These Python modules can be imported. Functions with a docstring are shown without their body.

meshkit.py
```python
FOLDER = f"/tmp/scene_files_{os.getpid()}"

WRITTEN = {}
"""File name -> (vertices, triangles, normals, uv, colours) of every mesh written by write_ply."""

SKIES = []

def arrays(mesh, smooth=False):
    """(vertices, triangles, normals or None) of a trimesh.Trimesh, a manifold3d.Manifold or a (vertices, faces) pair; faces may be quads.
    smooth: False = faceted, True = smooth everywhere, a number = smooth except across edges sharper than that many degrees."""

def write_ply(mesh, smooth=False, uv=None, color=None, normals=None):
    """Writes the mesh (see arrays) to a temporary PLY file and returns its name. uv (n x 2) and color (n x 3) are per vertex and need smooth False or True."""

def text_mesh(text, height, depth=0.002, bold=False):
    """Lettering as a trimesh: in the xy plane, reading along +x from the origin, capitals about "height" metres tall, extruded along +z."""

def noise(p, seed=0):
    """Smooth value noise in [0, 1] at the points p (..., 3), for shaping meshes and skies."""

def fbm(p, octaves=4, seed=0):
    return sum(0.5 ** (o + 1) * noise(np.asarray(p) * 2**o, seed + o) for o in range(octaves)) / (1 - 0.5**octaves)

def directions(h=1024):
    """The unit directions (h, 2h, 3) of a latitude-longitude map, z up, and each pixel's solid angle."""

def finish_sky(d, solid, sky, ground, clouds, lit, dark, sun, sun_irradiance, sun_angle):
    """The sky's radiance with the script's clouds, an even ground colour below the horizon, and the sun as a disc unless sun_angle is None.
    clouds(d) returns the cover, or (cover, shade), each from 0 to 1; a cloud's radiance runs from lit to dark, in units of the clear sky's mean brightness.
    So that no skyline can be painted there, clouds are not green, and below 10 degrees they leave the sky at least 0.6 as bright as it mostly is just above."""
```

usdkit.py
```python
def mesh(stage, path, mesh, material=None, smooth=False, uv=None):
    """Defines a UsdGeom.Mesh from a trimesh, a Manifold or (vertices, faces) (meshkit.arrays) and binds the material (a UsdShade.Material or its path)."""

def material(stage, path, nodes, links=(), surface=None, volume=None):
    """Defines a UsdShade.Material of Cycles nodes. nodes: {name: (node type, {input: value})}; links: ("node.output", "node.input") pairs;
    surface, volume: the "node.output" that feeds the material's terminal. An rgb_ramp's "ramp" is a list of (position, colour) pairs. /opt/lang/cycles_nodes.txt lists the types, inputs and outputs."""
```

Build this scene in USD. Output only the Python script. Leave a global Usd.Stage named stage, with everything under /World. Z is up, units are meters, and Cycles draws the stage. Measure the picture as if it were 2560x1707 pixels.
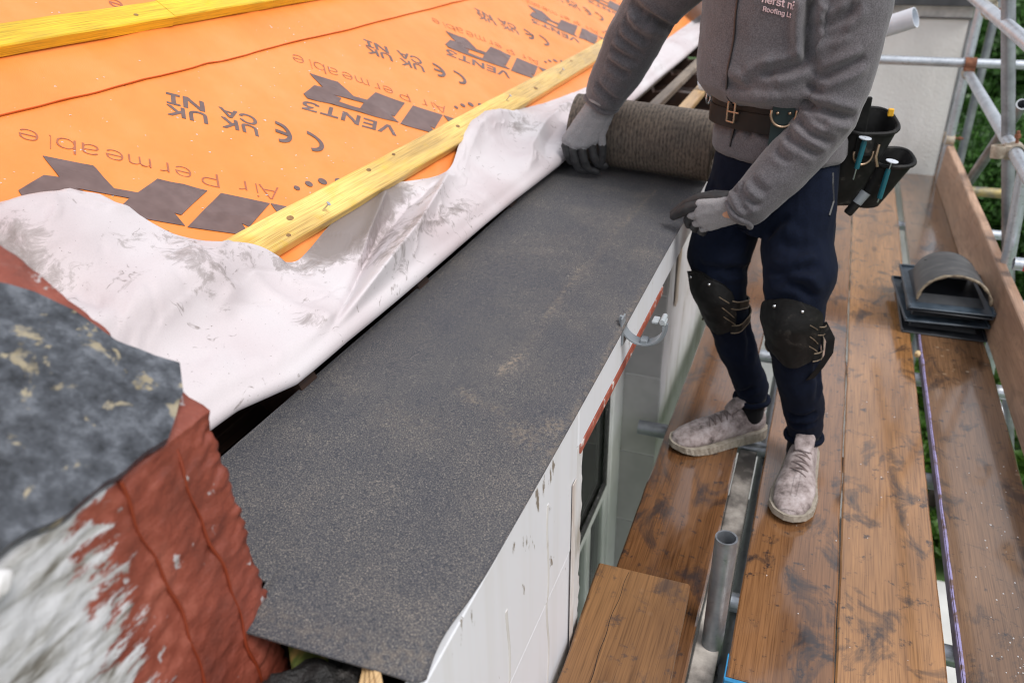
import math, random, numpy as np, trimesh, usdkit, meshkit
import manifold3d as m3d
from shapely.geometry import Polygon, Point, box as sbox
from shapely import affinity
from shapely.ops import unary_union
from pxr import Usd, UsdGeom, UsdShade, UsdLux, Sdf, Gf, Vt

stage = Usd.Stage.CreateInMemory()
UsdGeom.SetStageUpAxis(stage, UsdGeom.Tokens.z)
UsdGeom.SetStageMetersPerUnit(stage, 1.0)
W = UsdGeom.Xform.Define(stage, '/World')
stage.SetDefaultPrim(W.GetPrim())
UsdGeom.Scope.Define(stage, '/World/Looks')
rng = np.random.default_rng(7)
random.seed(7)

# ------------------------------------------------------------------ camera, sky, sun, exposure
EYE = (0.0, 0.0, 1.47)                      # standing on the scaffold boards (z = 0)
PITCH, YAW, ROLL = math.radians(27.908), math.radians(21.22), math.radians(-1.098)
cam = UsdGeom.Camera.Define(stage, '/World/camera')
fwd = np.array([-math.sin(YAW) * math.cos(PITCH), math.cos(YAW) * math.cos(PITCH), -math.sin(PITCH)])
rgt = np.array([math.cos(YAW), math.sin(YAW), 0.0])
up_ = np.cross(rgt, fwd)
cr_, sr_ = math.cos(ROLL), math.sin(ROLL)
R2, U2 = cr_ * rgt + sr_ * up_, -sr_ * rgt + cr_ * up_
cam.AddTransformOp().Set(Gf.Matrix4d(*R2, 0, *U2, 0, *(-fwd), 0, *EYE, 1))
cam.CreateFocalLengthAttr(28.80)
cam.CreateHorizontalApertureAttr(36.0)
cam.CreateVerticalApertureAttr(36.0 * 682 / 1024)
cam.CreateClippingRangeAttr(Gf.Vec2f(0.05, 500))
cam.CreateFStopAttr(4.0)
cam.CreateFocusDistanceAttr(1.55)
cam.CreateExposureAttr(0.76)

SUN_EL, SUN_AZ = math.radians(55), math.radians(115)     # azimuth = atan2(x, y)
sun = UsdLux.DistantLight.Define(stage, '/World/sun')
sun.CreateIntensityAttr(0.4)
sun.CreateAngleAttr(25.0)
sun.CreateColorAttr(Gf.Vec3f(1.0, 0.97, 0.94))
sun.CreateNormalizeAttr(True)
sd = np.array([math.sin(SUN_AZ) * math.cos(SUN_EL), math.cos(SUN_AZ) * math.cos(SUN_EL), math.sin(SUN_EL)])
zx = np.cross([0, 0, 1.0], sd); zx /= np.linalg.norm(zx); zy = np.cross(sd, zx)
sun.AddTransformOp().Set(Gf.Matrix4d(*zx, 0, *zy, 0, *sd, 0, 0, 0, 30, 1))

def M(name, nodes, links=(), surface='p.BSDF', **k):
    return usdkit.material(stage, '/World/Looks/' + name, nodes, list(links), surface=surface, **k)

sky_mat = M('sky_overcast', {
    's': ('sky_texture', {'sky_type': 'single_scattering', 'sun_disc': False, 'sun_elevation': SUN_EL, 'sun_rotation': SUN_AZ, 'aerosol_density': 2.0}),
    'tc': ('texture_coordinate', {}), 'mp': ('mapping', {'scale': (2.2, 2.2, 4.5)}),
    'n': ('noise_texture', {'scale': 1.6, 'detail': 5.0, 'roughness': 0.55}),
    'r': ('rgb_ramp', {'ramp': [(0.0, (3.0, 3.15, 3.4)), (0.42, (3.9, 4.0, 4.2)), (0.7, (5.6, 5.6, 5.7)), (1.0, (6.4, 6.4, 6.4))]}),
    'm': ('mix', {'fac': 0.88}), 'b': ('background_shader', {'strength': 0.12})},
    [('tc.generated', 'mp.vector'), ('mp.vector', 'n.vector'), ('n.fac', 'r.fac'), ('s.color', 'm.color1'), ('r.color', 'm.color2'), ('m.color', 'b.color')], surface='b.background')
dome = UsdLux.DomeLight.Define(stage, '/World/sky')
dome.CreateIntensityAttr(1.0)
UsdShade.MaterialBindingAPI.Apply(dome.GetPrim()).Bind(sky_mat)
dome.GetPrim().SetCustomDataByKey('kind', 'structure')

# ------------------------------------------------------------------ object helpers
_used = {}
def numbered(parent, name):
    k = (parent, name); n = _used.get(k, 0); _used[k] = n + 1
    return f'{parent}/{name}' if n == 0 else f'{parent}/{name}_{n:03d}'
def tag(prim, label=None, cat=None, group=None, kind=None):
    for k, v in (('label', label), ('category', cat), ('group', group), ('kind', kind)):
        if v: prim.SetCustomDataByKey(k, v)
    return prim
ORIGIN = {}
def thing(name, label, cat, loc, group=None, kind=None):
    p = numbered('/World', name)
    x = UsdGeom.Xform.Define(stage, p); x.AddTranslateOp().Set(Gf.Vec3d(*map(float, loc)))
    ORIGIN[p] = np.array(loc, float)
    return tag(x.GetPrim(), label, cat, group, kind)
def obj(name, mesh, mat, parent=None, smooth=False, label=None, cat=None, group=None, kind=None, prim=None):
    pp = '/World' if parent is None else str(parent.GetPath())
    p = numbered(pp, name)
    v, f, n = meshkit.arrays(mesh, smooth)
    if parent is None:
        o = (v.min(0) + v.max(0)) / 2; o[2] = v[:, 2].min()
        loc = o
    else:
        o = ORIGIN[pp]; loc = None
    ms = UsdGeom.Mesh.Define(stage, p)
    ORIGIN[p] = o
    if loc is not None: ms.AddTranslateOp().Set(Gf.Vec3d(*map(float, loc)))
    v = v - o
    ms.CreatePointsAttr(Vt.Vec3fArray.FromNumpy(v.astype(np.float32)))
    ms.CreateFaceVertexCountsAttr(Vt.IntArray.FromNumpy(np.full(len(f), 3, np.int32)))
    ms.CreateFaceVertexIndicesAttr(Vt.IntArray.FromNumpy(f.astype(np.int32).ravel()))
    ms.CreateSubdivisionSchemeAttr('none')
    if n is not None:
        ms.CreateNormalsAttr(Vt.Vec3fArray.FromNumpy(n.astype(np.float32))); ms.SetNormalsInterpolation('vertex')
    if prim is not None:
        for k, a in prim.items():
            UsdGeom.PrimvarsAPI(ms).CreatePrimvar(k, Sdf.ValueTypeNames.FloatArray, 'vertex').Set(Vt.FloatArray.FromNumpy(np.asarray(a, np.float32)))
    UsdShade.MaterialBindingAPI.Apply(ms.GetPrim()).Bind(mat)
    return tag(ms.GetPrim(), label, cat, group, kind)

# ------------------------------------------------------------------ mesh helpers
def cat(*ms): return trimesh.util.concatenate([m for m in ms if m is not None])
def tm(m):
    q = m.to_mesh(); return trimesh.Trimesh(np.array(q.vert_properties[:, :3], float), np.array(q.tri_verts), process=False)
def cbox(lo, hi, b=0.003):
    lo, hi = np.array(lo, float), np.array(hi, float)
    b = min(b, *(0.45 * (hi - lo)))
    pts = []
    for sx in (0, 1):
        for sy in (0, 1):
            for sz in (0, 1):
                c = np.where([sx, sy, sz], hi, lo); d = np.where([sx, sy, sz], -b, b)
                for k in range(3):
                    q = c + d; q[k] = c[k]; pts.append(q)
    return trimesh.convex.convex_hull(np.array(pts))
def frame(d):
    d = np.array(d, float) / np.linalg.norm(d)
    a = np.array([0, 0, 1.0]) if abs(d[2]) < 0.9 else np.array([1.0, 0, 0])
    x = np.cross(a, d); x /= np.linalg.norm(x); return x, np.cross(d, x), d
def sweep(path, r, n=12, closed=False, caps=True, squash=None):
    """tube of radius r (number or list) along a polyline"""
    P = np.array(path, float); K = len(P); r = np.full(K, r) if np.ndim(r) == 0 else np.array(r, float)
    T = np.gradient(P, axis=0) if not closed else np.roll(P, -1, 0) - np.roll(P, 1, 0)
    T /= np.maximum(np.linalg.norm(T, axis=1, keepdims=True), 1e-12)
    x, y, _ = frame(T[0]); V = []
    ang = np.linspace(0, 2 * np.pi, n, endpoint=False)
    for k in range(K):
        x = x - T[k] * (x @ T[k]); x /= np.linalg.norm(x); y = np.cross(T[k], x)
        V.append(P[k] + r[k] * (np.cos(ang)[:, None] * x + np.sin(ang)[:, None] * y * (squash or 1)))
    V = np.vstack(V); F = []
    for k in range(K if closed else K - 1):
        a, b = k * n, ((k + 1) % K) * n
        for i in range(n):
            j = (i + 1) % n; F += [[a + i, a + j, b + j], [a + i, b + j, b + i]]
    if caps and not closed:
        V = np.vstack([V, P[:1], P[-1:]]); c0, c1 = len(V) - 2, len(V) - 1
        for i in range(n):
            j = (i + 1) % n; F += [[c0, j, i], [c1, (K - 1) * n + i, (K - 1) * n + j]]
    return trimesh.Trimesh(V, np.array(F), process=False)
def pipe(p, q, r=0.0241, t=0.004, n=28):
    """hollow tube with open ends"""
    x, y, d = frame(np.subtract(q, p)); L = np.linalg.norm(np.subtract(q, p))
    prof = np.array([[r - t, 0], [r, 0], [r, L], [r - t, L], [r - t, 0]])
    m = trimesh.creation.revolve(prof, sections=n)
    T = np.eye(4); T[:3, 0], T[:3, 1], T[:3, 2], T[:3, 3] = x, y, d, p
    m.apply_transform(T); return m
def rod(p, q, r, n=12):
    return sweep([p, np.add(p, np.subtract(q, p) * 0.5), q], r, n)
def grid(P):
    """(a, b, 3) points -> triangles"""
    a, b = P.shape[:2]; i = np.arange(a * b).reshape(a, b)
    f = np.concatenate([np.stack([i[:-1, :-1], i[1:, :-1], i[1:, 1:]], -1).reshape(-1, 3), np.stack([i[:-1, :-1], i[1:, 1:], i[:-1, 1:]], -1).reshape(-1, 3)])
    return trimesh.Trimesh(P.reshape(-1, 3), f, process=False)
def shell(P, N, t):
    """closed thin sheet: grid of points P, offset -N*t underneath"""
    a, b = P.shape[:2]; n = a * b
    top = grid(P); V = np.vstack([top.vertices, (P - N * t).reshape(-1, 3)])
    F = [top.faces, top.faces[:, ::-1] + n]
    i = np.arange(n).reshape(a, b)
    loop = np.concatenate([i[0, :-1], i[:-1, -1], i[-1, :0:-1], i[:0:-1, 0]])
    nx = np.roll(loop, -1)
    F += [np.stack([nx, loop, loop + n], -1), np.stack([nx, loop + n, nx + n], -1)]
    m = trimesh.Trimesh(V, np.vstack(F), process=False)
    if m.volume < 0: m.invert()
    return m
def loft(rings, cap=True):
    R = np.array(rings); K, n = R.shape[:2]; V = R.reshape(-1, 3); F = []
    for k in range(K - 1):
        a, b = k * n, (k + 1) * n
        i = np.arange(n); j = (i + 1) % n
        F.append(np.stack([a + i, a + j, b + j], -1)); F.append(np.stack([a + i, b + j, b + i], -1))
    if cap:
        V = np.vstack([V, R[0].mean(0), R[-1].mean(0)]); c0, c1 = len(V) - 2, len(V) - 1
        i = np.arange(n); j = (i + 1) % n
        F.append(np.stack([np.full(n, c0), j, i], -1)); F.append(np.stack([np.full(n, c1), (K - 1) * n + i, (K - 1) * n + j], -1))
    m = trimesh.Trimesh(V, np.vstack(F), process=False)
    if m.volume < 0: m.invert()
    return m
def ellring(c, ax, bx, a, b, n=40, e=2.4):
    t = np.linspace(0, 2 * np.pi, n, endpoint=False); ct, st = np.cos(t), np.sin(t)
    x = np.sign(ct) * np.abs(ct) ** (2 / e); y = np.sign(st) * np.abs(st) ** (2 / e)
    return np.array(c) + a * x[:, None] * np.array(ax) + b * y[:, None] * np.array(bx)
def mani(t):
    return m3d.Manifold(m3d.Mesh(np.array(t.vertices, np.float32), np.array(t.faces, np.uint32)))
def ball(c, r, n=24): return m3d.Manifold.sphere(float(r), n).translate([float(x) for x in c])
def chain(pts):
    """hulls of consecutive (x, y, z, r) spheres"""
    b = [ball(p[:3], p[3]) for p in pts]
    return [m3d.Manifold.batch_hull([b[i], b[i + 1]]) for i in range(len(b) - 1)]
def blob(parts, edge=0.008, it=12, lam=0.5):
    m = m3d.Manifold.batch_boolean(parts, m3d.OpType.Add)
    m = max(m.decompose(), key=lambda q: q.volume())
    t = tm(m.refine_to_length(edge)); t.merge_vertices()
    if it: trimesh.smoothing.filter_taubin(t, lamb=lam, nu=lam + 0.03, iterations=it)
    return t
def creases(t, lines, seed=0, amp=0.0, scale=18):
    """push vertices along their normals: lines = (polyline, depth, width); a groove with a raised roll beside it"""
    V = np.array(t.vertices); N = np.array(t.vertex_normals); d = np.zeros(len(V))
    for P, dep, wid in lines:
        P = np.array(P, float); best = np.full(len(V), 9.0); tt = np.zeros(len(V)); L = len(P) - 1
        for k in range(L):
            a, b = P[k], P[k + 1]; ab = b - a
            s = np.clip(((V - a) @ ab) / (ab @ ab), 0, 1); q = np.linalg.norm(V - a - s[:, None] * ab, axis=1)
            m = q < best; best[m] = q[m]; tt[m] = (k + s[m]) / L
        fade = np.clip(np.minimum(tt, 1 - tt) * 5, 0, 1) ** .6
        x = best / wid
        d += dep * fade * (-np.exp(-x * x) + 0.55 * np.exp(-(x - 1.9) ** 2))
    if amp: d += amp * (meshkit.fbm(V * scale, 3, seed) - 0.5) * 2
    t.vertices = V + N * d[:, None]
    return t
def ext(poly, z0, z1):
    gs = getattr(poly, 'geoms', [poly])
    o = []
    for g in gs:
        if g.area > 1e-9:
            m = trimesh.creation.extrude_polygon(g, z1 - z0, engine='earcut'); m.apply_translation([0, 0, z0]); o.append(m)
    return cat(*o)

# ------------------------------------------------------------------ materials
def P_(**k): return ('principled_bsdf', k)
GEO = {'g': ('geometry', {})}
def wood(name, base, dark, light, gx=42, gy=1.6, wet=0.0, stain=0.5, rough=0.5, stain_col=(0.028, 0.027, 0.033), seed=0.0, speck=0.0, bump=0.25, wetx=None):
    """grain along y; wet = share of surface under a film of rain water"""
    n = {**GEO,
        'mp': ('mapping', {'scale': (gx, gy, gx), 'location': (seed, seed * 1.7, 0)}), 'n1': ('noise_texture', {'scale': 2.2, 'detail': 6.0, 'roughness': 0.62, 'distortion': 0.6}),
        'r1': ('rgb_ramp', {'ramp': [(0.22, dark), (0.48, base), (0.62, base), (0.86, light)]}),
        'mpf': ('mapping', {'scale': (gx * 4.5, gy * 2.2, gx * 4.5)}), 'nf': ('noise_texture', {'scale': 2.0, 'detail': 3.0, 'distortion': 0.3}), 'rf': ('rgb_ramp', {'ramp': [(0.3, (0.62, 0.59, 0.56)), (0.5, (1, 1, 1)), (0.72, (1.2, 1.2, 1.18))]}), 'mf': ('mix', {'mix_type': 'multiply', 'fac': 1.0}),
        'ng': ('noise_texture', {'scale': 26.0, 'detail': 5.0, 'roughness': 0.7}), 'rg': ('rgb_ramp', {'ramp': [(0.585, (0, 0, 0)), (0.67, (stain * .95,) * 3)]}), 'mg': ('mix', {'color2': stain_col}),
        'mp2': ('mapping', {'scale': (3.4, 2.0, 3.0), 'location': (seed * 3, seed, 0)}), 'n2': ('noise_texture', {'scale': 2.6, 'detail': 9.0, 'roughness': 0.66, 'distortion': 0.8}),
        'r2': ('rgb_ramp', {'ramp': [(0.535, (0, 0, 0)), (0.585, (stain * .5,) * 3), (0.66, (stain,) * 3)]}),
        'mx': ('mix', {'color2': stain_col}),
        'n3': ('noise_texture', {'scale': 2.0, 'detail': 3.0}), 'mp3': ('mapping', {'scale': (4, .8, 4), 'location': (seed * 5 + 3, seed, 2)}),
        'r3': ('rgb_ramp', {'ramp': [(0.3, (0.66, 0.62, 0.6)), (0.6, (1.12, 1.10, 1.06))]}), 'mm': ('mix', {'mix_type': 'multiply', 'fac': 1.0}),
        'vo': ('voronoi_texture', {'scale': 26.0}), 'rv': ('rgb_ramp', {'ramp': [(0.10, (0.75, 0.75, 0.75)), (0.2, (0, 0, 0))]}), 'spn': ('noise_texture', {'scale': 3.0, 'detail': 2.0}),
        'rsp': ('rgb_ramp', {'ramp': [(0.52, (0, 0, 0)), (0.62, (speck,) * 3)]}), 'ms': ('mix', {'mix_type': 'multiply', 'fac': 1.0}), 'mxs': ('mix', {'color2': (0.55, 0.45, 0.33)}),
        'nw': ('noise_texture', {'scale': 1.9, 'detail': 3.5, 'roughness': 0.55, 'distortion': 0.3}), 'mpw': ('mapping', {'scale': (2.4, 0.75, 1), 'location': (seed * 7 + 1, seed * 2, 0)}),
        'sy': ('separate_xyz', {}), 'my': ('map_range', {'from_min': 2.0, 'from_max': 3.4, 'to_min': 0.0, 'to_max': 0.20, 'clamp': True}), 'aw': ('math', {'math_type': 'add'}),
        'rw': ('rgb_ramp', {'ramp': [(max(0.01, 0.62 - 0.5 * wet), (0, 0, 0)), (max(0.02, 0.66 - 0.5 * wet), (1, 1, 1))]}),
        'rr': ('mix', {'color1': (rough,) * 3, 'color2': (max(0.14, rough - 0.28),) * 3}),
        'wd': ('mix', {'mix_type': 'multiply', 'color2': (0.82, 0.78, 0.74)}),
        'cf': ('math', {'math_type': 'multiply_add', 'value2': 0.85 if wet else 0.0, 'value3': 0.0}),
        'b': ('bump', {'strength': bump, 'distance': 0.0012}),
        'nb': ('noise_texture', {'scale': 9.0, 'detail': 2.0}), 'bc': ('bump', {'strength': 0.12, 'distance': 0.002}),
        'vk': ('voronoi_texture', {'scale': 1.0, 'randomness': 1.0}), 'mpk': ('mapping', {'scale': (6.5, 2.3, 1.0), 'location': (seed * 2.3, seed * .7, 0)}), 'rk': ('rgb_ramp', {'ramp': [(0.05, (0.85, 0.85, 0.85)), (0.085, (0.35, 0.35, 0.35)), (0.13, (0, 0, 0))]}), 'mk': ('mix', {'color2': tuple(c * .35 for c in dark)}),
        'p': P_(coat_roughness=0.08, coat_ior=1.55)}
    l = [('g.position', 'mp.vector'), ('mp.vector', 'n1.vector'), ('n1.fac', 'r1.fac'), ('g.position', 'mp2.vector'), ('mp2.vector', 'n2.vector'), ('n2.fac', 'r2.fac'),
        ('g.position', 'mp3.vector'), ('mp3.vector', 'n3.vector'), ('n3.fac', 'r3.fac'), ('r1.color', 'mf.color1'), ('g.position', 'mpf.vector'), ('mpf.vector', 'nf.vector'), ('nf.fac', 'rf.fac'), ('rf.color', 'mf.color2'), ('mf.color', 'mm.color1'), ('r3.color', 'mm.color2'), ('g.position', 'ng.vector'), ('ng.fac', 'rg.fac'), ('rg.color', 'mg.fac'), ('mm.color', 'mg.color1'), ('g.position', 'mpk.vector'), ('mpk.vector', 'vk.vector'), ('vk.distance', 'rk.fac'), ('rk.color', 'mk.fac'), ('mg.color', 'mk.color1'), ('mk.color', 'mx.color1'), ('r2.color', 'mx.fac'),
        ('g.position', 'vo.vector'), ('vo.distance', 'rv.fac'), ('g.position', 'spn.vector'), ('spn.fac', 'rsp.fac'), ('rv.color', 'ms.color1'), ('rsp.color', 'ms.color2'), ('ms.color', 'mxs.fac'), ('mx.color', 'mxs.color1'),
        ('g.position', 'mpw.vector'), ('mpw.vector', 'nw.vector'), ('g.position', 'sy.vector'), ('sy.y', 'my.value'), ('nw.fac', 'aw.value1'), ('my.result', 'aw.value2'), ('aw.value', 'rw.fac'), ('rw.color', 'rr.fac'), ('rr.color', 'p.roughness'), ('mxs.color', 'wd.color1'), ('rw.color', 'wd.fac'), ('wd.color', 'p.base_color'),
        ('rw.color', 'cf.value1'), ('cf.value', 'p.coat_weight'), ('n1.fac', 'b.height'), ('b.normal', 'p.normal'), ('g.position', 'nb.vector'), ('nb.fac', 'bc.height'), ('bc.normal', 'p.coat_normal')]
    return M(name, n, l)
def mottle(name, ramp, scale=6.0, detail=6.0, rough=0.6, rramp=None, bump=0.2, bscale=None, bdist=0.001, metal=0.0, dist=0.0, stretch=(1, 1, 1), **pk):
    n = {**GEO, 'mp': ('mapping', {'scale': stretch}), 'n': ('noise_texture', {'scale': scale, 'detail': detail, 'roughness': 0.6, 'distortion': dist}), 'r': ('rgb_ramp', {'ramp': ramp}),
        'n2': ('noise_texture', {'scale': bscale or scale * 6, 'detail': 4.0}), 'b': ('bump', {'strength': bump, 'distance': bdist}), 'p': P_(roughness=rough, metallic=metal, **pk)}
    l = [('g.position', 'mp.vector'), ('mp.vector', 'n.vector'), ('n.fac', 'r.fac'), ('r.color', 'p.base_color'), ('mp.vector', 'n2.vector'), ('n2.fac', 'b.height'), ('b.normal', 'p.normal')]
    if rramp:
        n['rr'] = ('rgb_ramp', {'ramp': [(a, (v, v, v)) for a, v in rramp]}); l += [('n2.fac', 'rr.fac'), ('rr.color', 'p.roughness')]
    return M(name, n, l)
# board woods (wet, reddish scaffold boards)
BW = [wood('wet_board_%d' % k, b, d, l, wet=w, stain=s, seed=sd_, rough=r, speck=sp) for k, (b, d, l, w, s, sd_, r, sp) in enumerate([
    ((0.185, 0.090, 0.041), (0.115, 0.052, 0.025), (0.26, 0.138, 0.067), 0.44, 0.8, 1.3, 0.42, 0.0),     # inner
    ((0.28, 0.142, 0.066), (0.18, 0.086, 0.041), (0.37, 0.205, 0.102), 0.56, 0.9, 4.1, 0.40, 0.0),      # second
    ((0.43, 0.228, 0.096), (0.30, 0.148, 0.060), (0.52, 0.31, 0.145), 0.62, 0.85, 7.7, 0.40, 0.0),      # third
    ((0.24, 0.142, 0.082), (0.15, 0.086, 0.05), (0.33, 0.21, 0.135), 0.5, 0.8, 11.2, 0.46, 0.9),     # outer
    ((0.235, 0.120, 0.050), (0.155, 0.075, 0.033), (0.31, 0.17, 0.078), 0.06, 0.6, 15.9, 0.5, 0.25),       # raised
    ((0.44, 0.295, 0.215), (0.36, 0.225, 0.155), (0.52, 0.37, 0.28), 0.0, 0.35, 21.0, 0.7, 0.0)])]         # toe board
OLDWOOD = wood('old_timber', (0.10, 0.065, 0.042), (0.04, 0.026, 0.018), (0.19, 0.14, 0.10), seed=2.2, rough=0.8)
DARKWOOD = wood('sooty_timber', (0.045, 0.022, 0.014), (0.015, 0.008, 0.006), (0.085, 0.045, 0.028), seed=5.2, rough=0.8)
NEWWOOD = wood('new_timber', (0.58, 0.40, 0.21), (0.48, 0.30, 0.13), (0.68, 0.52, 0.31), seed=9.2, rough=0.65, stain=0.15)
GREYWOOD = wood('grey_timber', (0.24, 0.20, 0.165), (0.13, 0.10, 0.08), (0.36, 0.31, 0.27), seed=6.1, rough=0.8)
YELLOW = wood('yellow_batten', (0.84, 0.56, 0.03), (0.79, 0.48, 0.022), (0.88, 0.64, 0.08), gx=60, gy=2.2, stain=0.18, stain_col=(0.45, 0.3, 0.05), seed=3.1, rough=0.45, bump=0.15)
PINE = wood('pale_batten', (0.80, 0.56, 0.18), (0.70, 0.43, 0.08), (0.87, 0.69, 0.34), gx=60, gy=1.6, stain=0.35, stain_col=(0.72, 0.46, 0.02), seed=8.8, rough=0.5, bump=0.15)
KNOT = mottle('knot', [(0.3, (0.16, 0.09, 0.04)), (0.7, (0.36, 0.2, 0.06))], scale=60)
PURPLE = mottle('purple_paint', [(0.38, (0.16, 0.10, 0.085)), (0.48, (0.30, 0.26, 0.46)), (0.7, (0.38, 0.34, 0.60))], scale=24)
PURPLED = mottle('dull_purple_paint', [(0.35, (0.075, 0.062, 0.085)), (0.65, (0.15, 0.13, 0.19))], scale=18)
BLUEPAINT = mottle('blue_paint', [(0.3, (0.02, 0.16, 0.36)), (0.62, (0.04, 0.27, 0.52)), (0.7, (0.06, 0.05, 0.05))], scale=30, rough=0.4)

def galv(name, lo, hi, rough=0.38, sc=11):
    return M(name, {**GEO, 'n': ('noise_texture', {'scale': sc, 'detail': 6.0, 'roughness': 0.65}), 'r': ('rgb_ramp', {'ramp': [(0.3, lo), (0.65, hi)]}),
        'n2': ('noise_texture', {'scale': 70.0, 'detail': 3.0}), 'r2': ('rgb_ramp', {'ramp': [(0.3, (rough - .1,) * 3), (0.7, (rough + .15,) * 3)]}), 'b': ('bump', {'strength': 0.06, 'distance': 0.001}),
        'p': P_(metallic=0.8)}, [('g.position', 'n.vector'), ('n.fac', 'r.fac'), ('r.color', 'p.base_color'), ('g.position', 'n2.vector'), ('n2.fac', 'r2.fac'), ('r2.color', 'p.roughness'), ('n2.fac', 'b.height'), ('b.normal', 'p.normal')])
GALV = galv('galvanised_steel', (0.42, 0.455, 0.50), (0.58, 0.62, 0.67))
GALVD = galv('weathered_galvanised_steel', (0.19, 0.20, 0.215), (0.38, 0.40, 0.43), 0.42, 8)
GALVY = galv('dirty_galvanised_steel', (0.22, 0.22, 0.2), (0.50, 0.40, 0.16), 0.6, 22)
RUST = mottle('rusty_steel', [(0.3, (0.10, 0.035, 0.018)), (0.6, (0.23, 0.09, 0.045)), (0.8, (0.33, 0.2, 0.13))], scale=40, rough=0.8)
CLAMP = mottle('grey_coupler', [(0.3, (0.25, 0.2, 0.15)), (0.65, (0.52, 0.46, 0.37))], scale=40, rough=0.55, metal=0.4)
STEEL = M('bright_steel', {'p': P_(base_color=(0.62, 0.63, 0.65), metallic=1.0, roughness=0.28)})
BRASS = M('worn_brass', {'p': P_(base_color=(0.38, 0.27, 0.19), metallic=1.0, roughness=0.38)})

# roofing membrane, orange upper face: fine weave, a little mottling
ORANGE = M('orange_membrane', {**GEO, 'n': ('noise_texture', {'scale': 5.0, 'detail': 6.0, 'roughness': 0.6}), 'r': ('rgb_ramp', {'ramp': [(0.25, (0.82, 0.225, 0.038)), (0.5, (0.86, 0.262, 0.054)), (0.8, (0.89, 0.32, 0.095))]}),
    'w': ('noise_texture', {'scale': 420.0, 'detail': 2.0}), 'n2': ('noise_texture', {'scale': 22.0, 'detail': 4.0}), 'ad': ('math', {'math_type': 'multiply_add', 'value2': 3.0}), 'b': ('bump', {'strength': 0.35, 'distance': 0.0012}),
    'p': P_(roughness=0.42, specular_ior_level=0.6)},
    [('g.position', 'n.vector'), ('n.fac', 'r.fac'), ('r.color', 'p.base_color'), ('g.position', 'w.vector'), ('g.position', 'n2.vector'), ('n2.fac', 'ad.value1'), ('w.fac', 'ad.value3'), ('ad.value', 'b.height'), ('b.normal', 'p.normal')])
INK = M('brown_print', {**GEO, 'n': ('noise_texture', {'scale': 30.0, 'detail': 5.0}), 'r': ('rgb_ramp', {'ramp': [(0.3, (0.125, 0.078, 0.072)), (0.7, (0.175, 0.115, 0.107))]}), 'p': P_(roughness=0.42)},
    [('g.position', 'n.vector'), ('n.fac', 'r.fac'), ('r.color', 'p.base_color')])
INKT = M('thin_brown_print', {'p': P_(base_color=(0.40, 0.125, 0.06), roughness=0.45)})
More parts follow.
